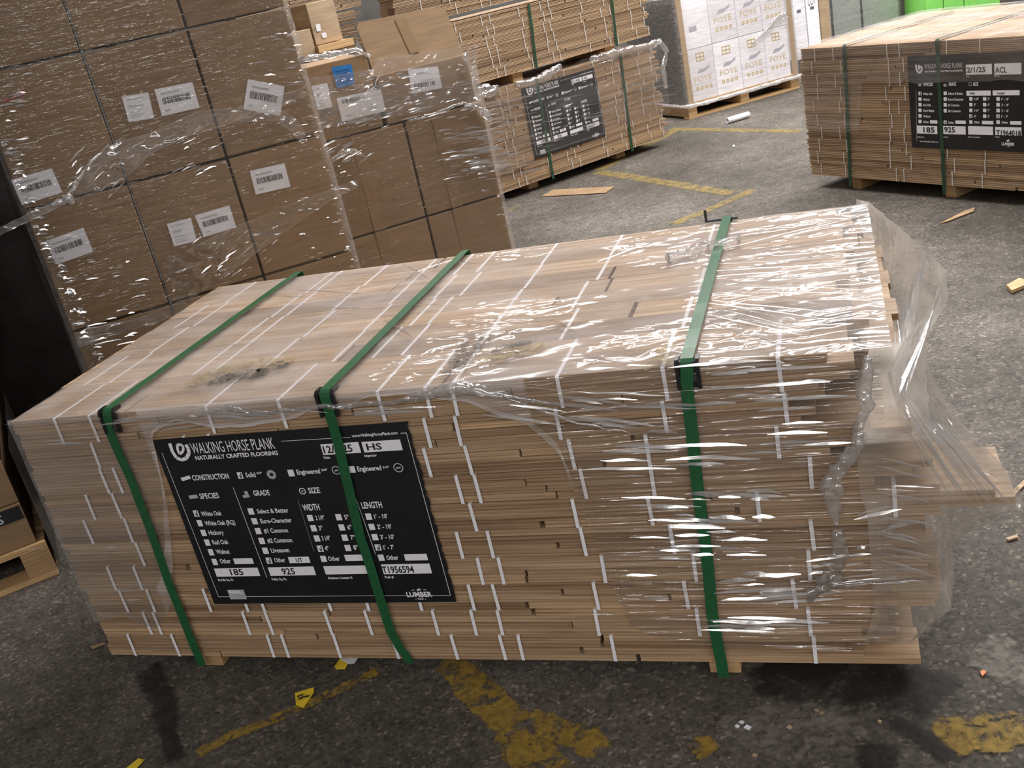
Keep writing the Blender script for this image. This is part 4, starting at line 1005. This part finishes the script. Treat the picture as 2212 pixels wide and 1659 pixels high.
S.logo([(1215,600),(1218,640),(1235,672),(1258,672),(1272,640),(1262,612)], [(1238,606),(1250,612),(1252,632),(1242,646),(1238,606)], 12)
S.T('WALKING HORSE PLANK',1295,640,1650,46,-.01); S.T('NATURALLY CRAFTED FLOORING',1297,672,1650,15,.03)
S.rect(1680,600,1925,688); S.rect(1945,590,2200,688); S.H('2/1/25',1690,672,1865,48); S.H('ACL',1955,675,2065,52); S.T('Date',1685,715,1710,10); S.T('Inspector',1945,710,2000,12)
S.T('SPECIES',1285,800,1375,30); S.T('GRADE',1520,797,1590,30); S.T('SIZE',1748,796,1797,30); S.ring(1720,782,14,.3,S.grey); S.LN([(1235,790),(1265,790)],14,S.grey); S.LN([(1472,792),(1500,790)],16,S.grey)
for i, tx in enumerate(('White Oak','Hickory','Red Oak','Hard Maple','Walnut','Other')):
    y = 853+52*i; S.rect(1237,y,1268,y+33,'checkbox',i == 0); S.T(tx,1282,y+30,(1370,1345,1355,1385,1350,1335)[i],22)
S.rect(1345,1118,1415,1150)
for i, tx in ((0,'Select & Better'),(1,'Euro-Character'),(2,'#1 Common'),(3,'#2 Common'),(5,'Other')):
    y = 850+54*i; S.rect(1472,y,1503,y+34,'checkbox',i == 5); S.T(tx,1515,y+30,(1655,1660,1620,1630,0,1570)[i],22)
S.rect(1582,1120,1680,1153)
S.rect(1685,843,1913,888); S.rect(1930,840,2183,885); S.H('Width',1715,876,1765,20); S.H('Length',1975,873,2045,20)
for i, tx in enumerate(('2 1/4"','3"','3 1/4"','4"','Other')):
    y = 902+54*i; S.rect(1712,y,1742,y+33,'checkbox',i == 3); S.T(tx,1757,y+28,(1800,1777,1800,1777,1810)[i],22)
for i, tx in enumerate(('5"','6"','7"','8"')):
    y = 902+54*i; S.rect(1840,y,1872,y+33,'checkbox'); S.T(tx,1885,y+28,1902,22)
for i, tx in enumerate(("1' - 10'","2' - 10'","3' - 10'","1' - 7'",'Other')):
    y = 902+54*i; S.rect(1965,y,1997,y+35,'checkbox',i == 3); S.T(tx,2012,y+30,(2080,2080,2080,2075,2075)[i],22)
S.rect(1830,1122,1937,1157); S.rect(2093,1125,2200,1160)
S.rect(1222,1168,1415,1247); S.rect(1452,1170,1680,1252); S.rect(1700,1172,1935,1257); S.rect(1953,1180,2200,1263)
S.H('185',1285,1230,1390,48); S.H('925',1480,1228,1580,48); S.H('T1964018',1965,1258,2195,50)
for tx, x, x2 in (('Bundle Sq. Ft.',1225,1292), ('Pallet Sq. Ft.',1455,1515), ('Moisture Content %',1700,1810), ('Pack #',1953,1995)): S.T(tx, x, 1278, x2, 10, .03)
S.T('www.WalkingHorsePlank.com',1250,1320,1425,12,.02); S.T('LUMBER',2015,1350,2135,26,.03); S.T('- CO -',2060,1366,2095,9); S.LN([(2062,1312),(2085,1304)],10)
S.LN([(1215,830),(1222,1310)],2,S.grey)
S.done()
sw = at_face(SIDE, 'stretch_wrap', 0, 0, 0, 'clear wrap over the top and corner of the stack near the white tile cartons', 'plastic wrap')
b = MB(); hzv = []
for i in range(61):
    for j in range(31):
        s = -.01+2.15*i/60; y = -.008+(DEPTH+.02)*j/30
        b.v.append((s, y, SZ+10*TIER+.012+.006*N(Vector((s*5, y*9, 3))))); hzv.append((.26+.14*max(0, N(Vector((s*3, y*4, 7)))), .35))
for i in range(60):
    for j in range(30): k = i*31+j; b.f.append((k, k+31, k+32, k+1))
b.build('top_film', FILM_TOP, sw, smooth=True, haze=hzv)
b = MB(); hzv = []
for i in range(41):
    for j in range(31):
        s = -.012+2.1*i/40; zt_ = SZ+10*TIER+.01; lo = .35 if s < .45 else .62+.04*N(Vector((s*5, 1, 0))); z = zt_-(zt_-lo)*j/30
        b.v.append((s, -.016-.004*N(Vector((s*4, z*20, 5))), z)); hzv.append((.05+.10*max(0, N(Vector((s*4, z*7, 7)))), .3))
for i in range(40):
    for j in range(30): k = i*31+j; b.f.append((k, k+31, k+32, k+1))
b.build('front_film', FILM_FRONT, sw, smooth=True, haze=hzv)
# ------------------------------------------------------------------ white tile cartons on a pallet
TW, TB = 1.228, .135
pallet(TILE, 0, 0, TW, 1.0, TB, 'wooden pallet under the white tile cartons', m=PALLET_WOOD)
c0, _ = TILE.px(1507, 222); ctw = .285; cz = TB
_, zrow = TILE.px(1545, 92)
rh = zrow-TB-.01
def tile_print(o, wd, ht, full=True):
    g = MB(); k = MB()
    text_mesh(g, 'FOYE', (wd*.16, -.0025, ht*.36), wd*.66, ht*.11, -.01)
    for q in range(4):
        x = wd*(.24+.17*q); z = ht*.24; r_ = wd*.06
        P = [(x+r_*math.cos(a*math.pi/6), -.0025, z+r_*math.sin(a*math.pi/6)) for a in range(12)]
        Q = [(x+r_*.5*math.cos(a*math.pi/6), -.0025, z+r_*.5*math.sin(a*math.pi/6)) for a in range(12)]
        g.add(P+Q, [(a, (a+1) % 12, 12+(a+1) % 12, 12+a) for a in range(12)])
    if full:
        a, e, z0_, z1_ = wd*.33, wd*.62, ht*.76, ht*.90
        for (x, z), (x2, z2) in (((a, z0_), (a, z1_)), ((e, z0_), (e, z1_)), ((a, z0_), (e, z0_)), ((a, z1_), (e, z1_)), ((a, (z0_+z1_)/2), (e, (z0_+z1_)/2)), (((a+e)/2, z0_), ((a+e)/2, z1_))):
            w_ = .0035; g.box(min(x, x2)-w_, -.0028, min(z, z2)-w_, max(x, x2)+w_, -.0022, max(z, z2)+w_)
    k.add([(wd*.28, -.0025, ht*.52), (wd*.55, -.0025, ht*.53), (wd*.62, -.0025, ht*.60), (wd*.38, -.0025, ht*.60)], [(0, 1, 2, 3)])
    k.add([(wd*.55, -.0027, ht*.53), (wd*.78, -.0027, ht*.60), (wd*.80, -.0027, ht*.66), (wd*.60, -.0027, ht*.60)], [(0, 1, 2, 3)])
    g.build('gold_print', GOLD, o); k.build('grey_tile_icon', SHOEGREY, o)
xs = [c0-.04] + [TILE.px(u, 200)[0] for u in (1553, 1610, 1664)] + [TILE.px(1712, 165)[0]]
for r_ in range(2):
    for c in range(4):
        wd = xs[c+1]-xs[c]
        o = carton(TILE, xs[c]+.001, .012, TB+r_*(rh+.003)+.001, wd-.003, .46, rh, f'white tile carton with gold lettering, {["lower", "upper"][r_]} row, {["by the dark side of its load", "second from the dark side of its load", "third from the dark side of its load", "at the far corner post"][c]}', 'white tile cartons', CARD_WHITE, bulge=.002)
        if not (r_ == 1 and c == 0): tile_print(o, wd, rh, r_ == 0)
        else:
            k = MB(); k.box(wd*.2, -.003, rh*.32, wd*.48, -.0022, rh*.42); k.build('grey_print', SHOEGREY, o)
for k in range(2):  # shade on the load's side is put into the carton colour
    o = carton(TILE, .0, .50+k*.25, TB+.001, .9, .245, 2*rh, f'tile load side carton with shade painted in as dark grey, {["beside its white cartons", "at its rear"][k]}', 'shade-dark side cartons of the tile load', CARD_DARK)
sd = carton(TILE, -.004, .02, TB+.002, max(.03, xs[0]-.003), .475, 2*rh, 'narrow carton at the side of the white tile load, painted dark for shade', None, CARD_DARK)
for x, wq in ((xs[0]-.055, 'near the oak stack'), (xs[4]+.002, 'near the second white load')):
    p_ = at_face(TILE, 'corner_post', x, -.012, TB, f'tall brown cardboard corner post of the white tile load, {wq}', 'corner post', 'cardboard corner posts')
    b = MB(); b.box(0, 0, .002, .05, .006, 2*rh+.02); b.box(0 if x < .5 else .044, .006, .002, .006 if x < .5 else .05, .02, 2*rh+.02); b.build('angle', CARD_PALE, p_)
wt = wrap_shell(TILE, -.012, xs[4]+.06, .10, TB+2*rh, .95, 'clear wrap with a thick bottom roll around the white tile cartons', .10, .016, nz=40, seed=9)
b = MB(); Q = [(-.03, .9, .125), (-.03, .02, .12), (-.01, -.03, .118)]+[(t*1.27, -.032, .115+.008*N(Vector((t*9, 0, 0)))) for t in [q/20 for q in range(1, 21)]]
b.tube(Q, .018, 8, .8, .3); b.build('rolled_film', FILM_ROPE, wt, smooth=True, haze=[.75]*len(b.v))
rope(TILE, [(1700,30),(1680,40),(1655,70),(1625,95)], [.02,.025,.025,.01], wt, -.03, hz=.35, flat=.2)
# ------------------------------------------------------------------ loads at the far side
A = ground(1722, 172); FW = Face(A.x+.1, A.y+.35, .3); sC_ = FW.px(1792, 60)[0]
pallet(FW, 0, 0, sC_-.002, .8, .13, 'dark pallet edge under the white load with black writing', m=CARD_DARK)
for k in range(2):
    sA, _ = FW.px(1716, 60); sM, _ = FW.px(1744, 60); sB, _ = FW.px(1772, 60)
    o = carton(FW, (sA, sM+.008)[k], 0, .131, ((sM-sA-.006), (sB-sM-.01))[k], .7, 1.0, f'white carton with black writing beyond the tile load, {["beside its corner post", "beside the brown post"][k]}', 'white cartons with black writing', CARD_WHITE, bulge=.001)
    p = MB(); wd_ = ((sM-sA-.006), (sB-sM-.01))[k]
    text_mesh(p, ('KB-4', 'COY')[k], (wd_*.15, -.003, .66-.16*k), wd_*.7, .09, .0, slant=.2)
    p.quad((wd_*.3, -.003, .46), (wd_*.62, -.003, .46), (wd_*.62, -.003, .49), (wd_*.3, -.003, .49)); p.build('black_writing', plain('faded_black_writing', (.12, .12, .15), .6), o)
sB, _ = FW.px(1772, 60); sC, _ = FW.px(1792, 60)
p_ = at_face(FW, 'corner_post', sB+.005, -.01, .132, 'brown cardboard corner post between white cartons and grey-green load', 'corner post', 'cardboard corner posts')
b = MB(); b.box(0, 0, .002, sC-sB, .01, 1.2); b.box(0, .01, .002, .012, .12, 1.2); b.build('angle', CARD_PALE, p_)
sD, _ = FW.px(1990, 20)
gl = at_face(FW, 'wrapped_load', sC+.02, .05, 0, 'shiny grey-green wrapped load beyond the oak stack by the tile cartons', 'wrapped load')
b = MB(); b.box(0, 0, .001, (sD-sC)*.78, .8, 1.25); b.build('wrapped_cartons', GREYGREEN, gl, bevel=.02)
for u in (1803, 1868):
    s, _ = FW.px(u, 30); b = MB(); b.box(s-sC-.02-.012, -.006, .01, s-sC-.02+.012, -.001, 1.24); b.build('dark_strap', INK, gl)
b = MB(); hzv = []
for i in range(31):
    for j in range(21):
        s = (sD-sC)*.78*i/30; z = .1+1.1*j/20; b.v.append((s, -.02-.008*N(Vector((s*6, z*12, 2))), z)); hzv.append(.12)
for i in range(30):
    for j in range(20): k = i*21+j; b.f.append((k, k+21, k+22, k+1))
b.build('film_sheet', FILM_FRONT, gl, smooth=True, haze=hzv)
dk = at_face(FW, 'wrapped_load', sC+(sD-sC)*.82, .1, 0, 'dark brown load between the grey-green load and the bright green cartons', 'wrapped load')
b = MB(); b.box(0, 0, .001, (sD-sC)*.20, .25, 1.25); b.build('wrapped_cartons', CARD_DARK, dk, bevel=.02)
A = ground(2000, 95); GF = Face(A.x, A.y, .05)
for k, (ua, ub) in enumerate(((2001, 2037), (2039, 2082), (2084, 2160))):
    sa, _ = GF.px(ua, 8); sb, _ = GF.px(ub, 8)
    carton(GF, sa, 0, 0.002, sb-sa, .5, 1.1, f'bright green carton at the far side, {["beside the dark brown load", "in the middle of its row", "widest of its row"][k]}', 'bright green cartons', GREENBOX)
# ------------------------------------------------------------------ litter on the floor
def flat_scrap(pts, name, label, cat, m, thick=.002, lift=.004, curl=.0, group=None):
    P = [ground(u, v, lift) for u, v in pts]; c = sum(P, Vector())/len(P)
    o = thing(name, (c.x, c.y, 0), 0, label, cat, group)
    b = MB(); b.slab([(p.x-c.x, p.y-c.y, lift+curl*N(p*40)) for p in P], (0, 0, thick)); b.build('sheet' if thick < .004 else 'piece', m, o); return o
o = flat_scrap([(637,1497),(678,1486),(679,1496),(655,1530),(640,1524)], 'paper_scrap', 'torn yellow paper scrap with black print lying alone before the oak stack', 'paper scrap', YELLOWPAPER, curl=.006)
b = MB(); c = o.location
for (u, v), (u2, v2) in (((642,1505),(655,1500)), ((650,1507),(668,1503)), ((645,1510),(652,1508))):
    p = ground(u, v, .012)-c; q = ground(u2, v2, .012)-c; n = Vector((0, .003, 0)); b.quad(p-n, q-n, q+n, p+n)
b.build('black_print', INK, o)
flat_scrap([(722,1440),(735,1425),(755,1432),(745,1445),(727,1447)], 'paper_scrap', 'crumpled yellow and white paper scrap at the shaded foot of the oak stack', 'paper scrap', YELLOWPAPER, curl=.008)
flat_scrap([(735,1424),(775,1420),(765,1433),(752,1434)], 'paper_scrap', 'small white paper scrap lying against the crumpled yellow one', 'paper scrap', PAPER, lift=.012)
flat_scrap([(270,1664),(300,1640),(312,1641),(308,1648),(290,1664)], 'paper_scrap', 'narrow yellow paper strip farthest out from the oak stack', 'paper scrap', YELLOWPAPER, curl=.006)
flat_scrap([(1118,1448+8),(1121,1446+8),(1131,1447+8),(1127,1462+8)] and [(2117,1452),(2124,1448),(2131,1452),(2122,1462)], 'plastic_scrap', 'tiny orange plastic scrap on the dark floor by the flared end', 'scrap', ORANGE, curl=.004)
flat_scrap([(1168,425),(1195,410),(1328,403),(1308,417)], 'cardboard_strip', 'flat brown cardboard strip on the floor before the dark-signed stack', 'cardboard', CARD)
flat_scrap([(2030,484),(2085,456),(2106,449),(2104,457),(2050,478)], 'wood_sliver', 'long thin wood sliver on floor between the two oak stacks', 'wood scrap', OAK, thick=.004)
flat_scrap([(2174,622),(2202,607),(2212,610),(2214,622),(2186,634)], 'wood_block', 'short wood offcut on the open floor beyond the flared wrap', 'wood scrap', PALLET_WOOD, thick=.014)
flat_scrap([(2172,1165),(2196,1157),(2200,1162),(2178,1169)], 'wood_sliver', 'small pale wood chip on the floor below the protruding plank', 'wood scrap', OAK, thick=.004)
flat_scrap([(2180,1068),(2222,1030),(2226,1036),(2186,1078)], 'wood_sliver', 'wood sliver at the edge of view beside the flared wrap tip', 'wood scrap', OAK, thick=.004)
flat_scrap([(195,1398),(225,1389),(229,1391),(200,1402)], 'wood_sliver', 'thin pale splinter under the tidy end of the oak stack', 'wood scrap', OAK, thick=.003)
A = ground(1571, 263, .02); B_ = ground(1617, 249, .02); d = (B_-A); L_ = d.length
o = thing('paper_roll', (A.x, A.y, 0), math.atan2(d.y, d.x), 'white rolled paper tube on the floor before the tile pallet', 'paper roll')
b = MB(); n = 16
for k in range(2): b.v += [(L_*k, .026*math.cos(a*2*math.pi/n), .028+.026*math.sin(a*2*math.pi/n)) for a in range(n)]
for k in range(2): b.v += [(L_*k, .021*math.cos(a*2*math.pi/n), .028+.021*math.sin(a*2*math.pi/n)) for a in range(n)]
for a in range(n):
    e = (a+1) % n; b.f += [(a, e, n+e, n+a), (2*n+e, 2*n+a, 3*n+a, 3*n+e), (e, a, 2*n+a, 2*n+e), (n+a, n+e, 3*n+e, 3*n+a)]
b.build('tube', PAPER, o, smooth=True)
flat_scrap([(1582,315),(1585,313),(1588,315),(1585,318)], 'paper_scrap', 'tiny white speck of paper inside the yellow floor lines', 'paper scrap', PAPER)
rr = random.Random(11)
for i, (u, v) in enumerate(((1592,1570),(1602,1562),(1615,1573),(1765,1535),(1775,1542),(1705,1572),(1900,1560),(1630,1632))):
    s = rr.uniform(4, 9)
    flat_scrap([(u-s, v), (u-s*.2, v-s*.7), (u+s, v-s*.2), (u+s*.4, v+s*.6)], 'chip', 'small pale chip on the worn floor patch in front of the flared end', 'chip', PAPER if i < 3 else CARD_PALE, curl=.004, group='pale chips on the worn floor patch')
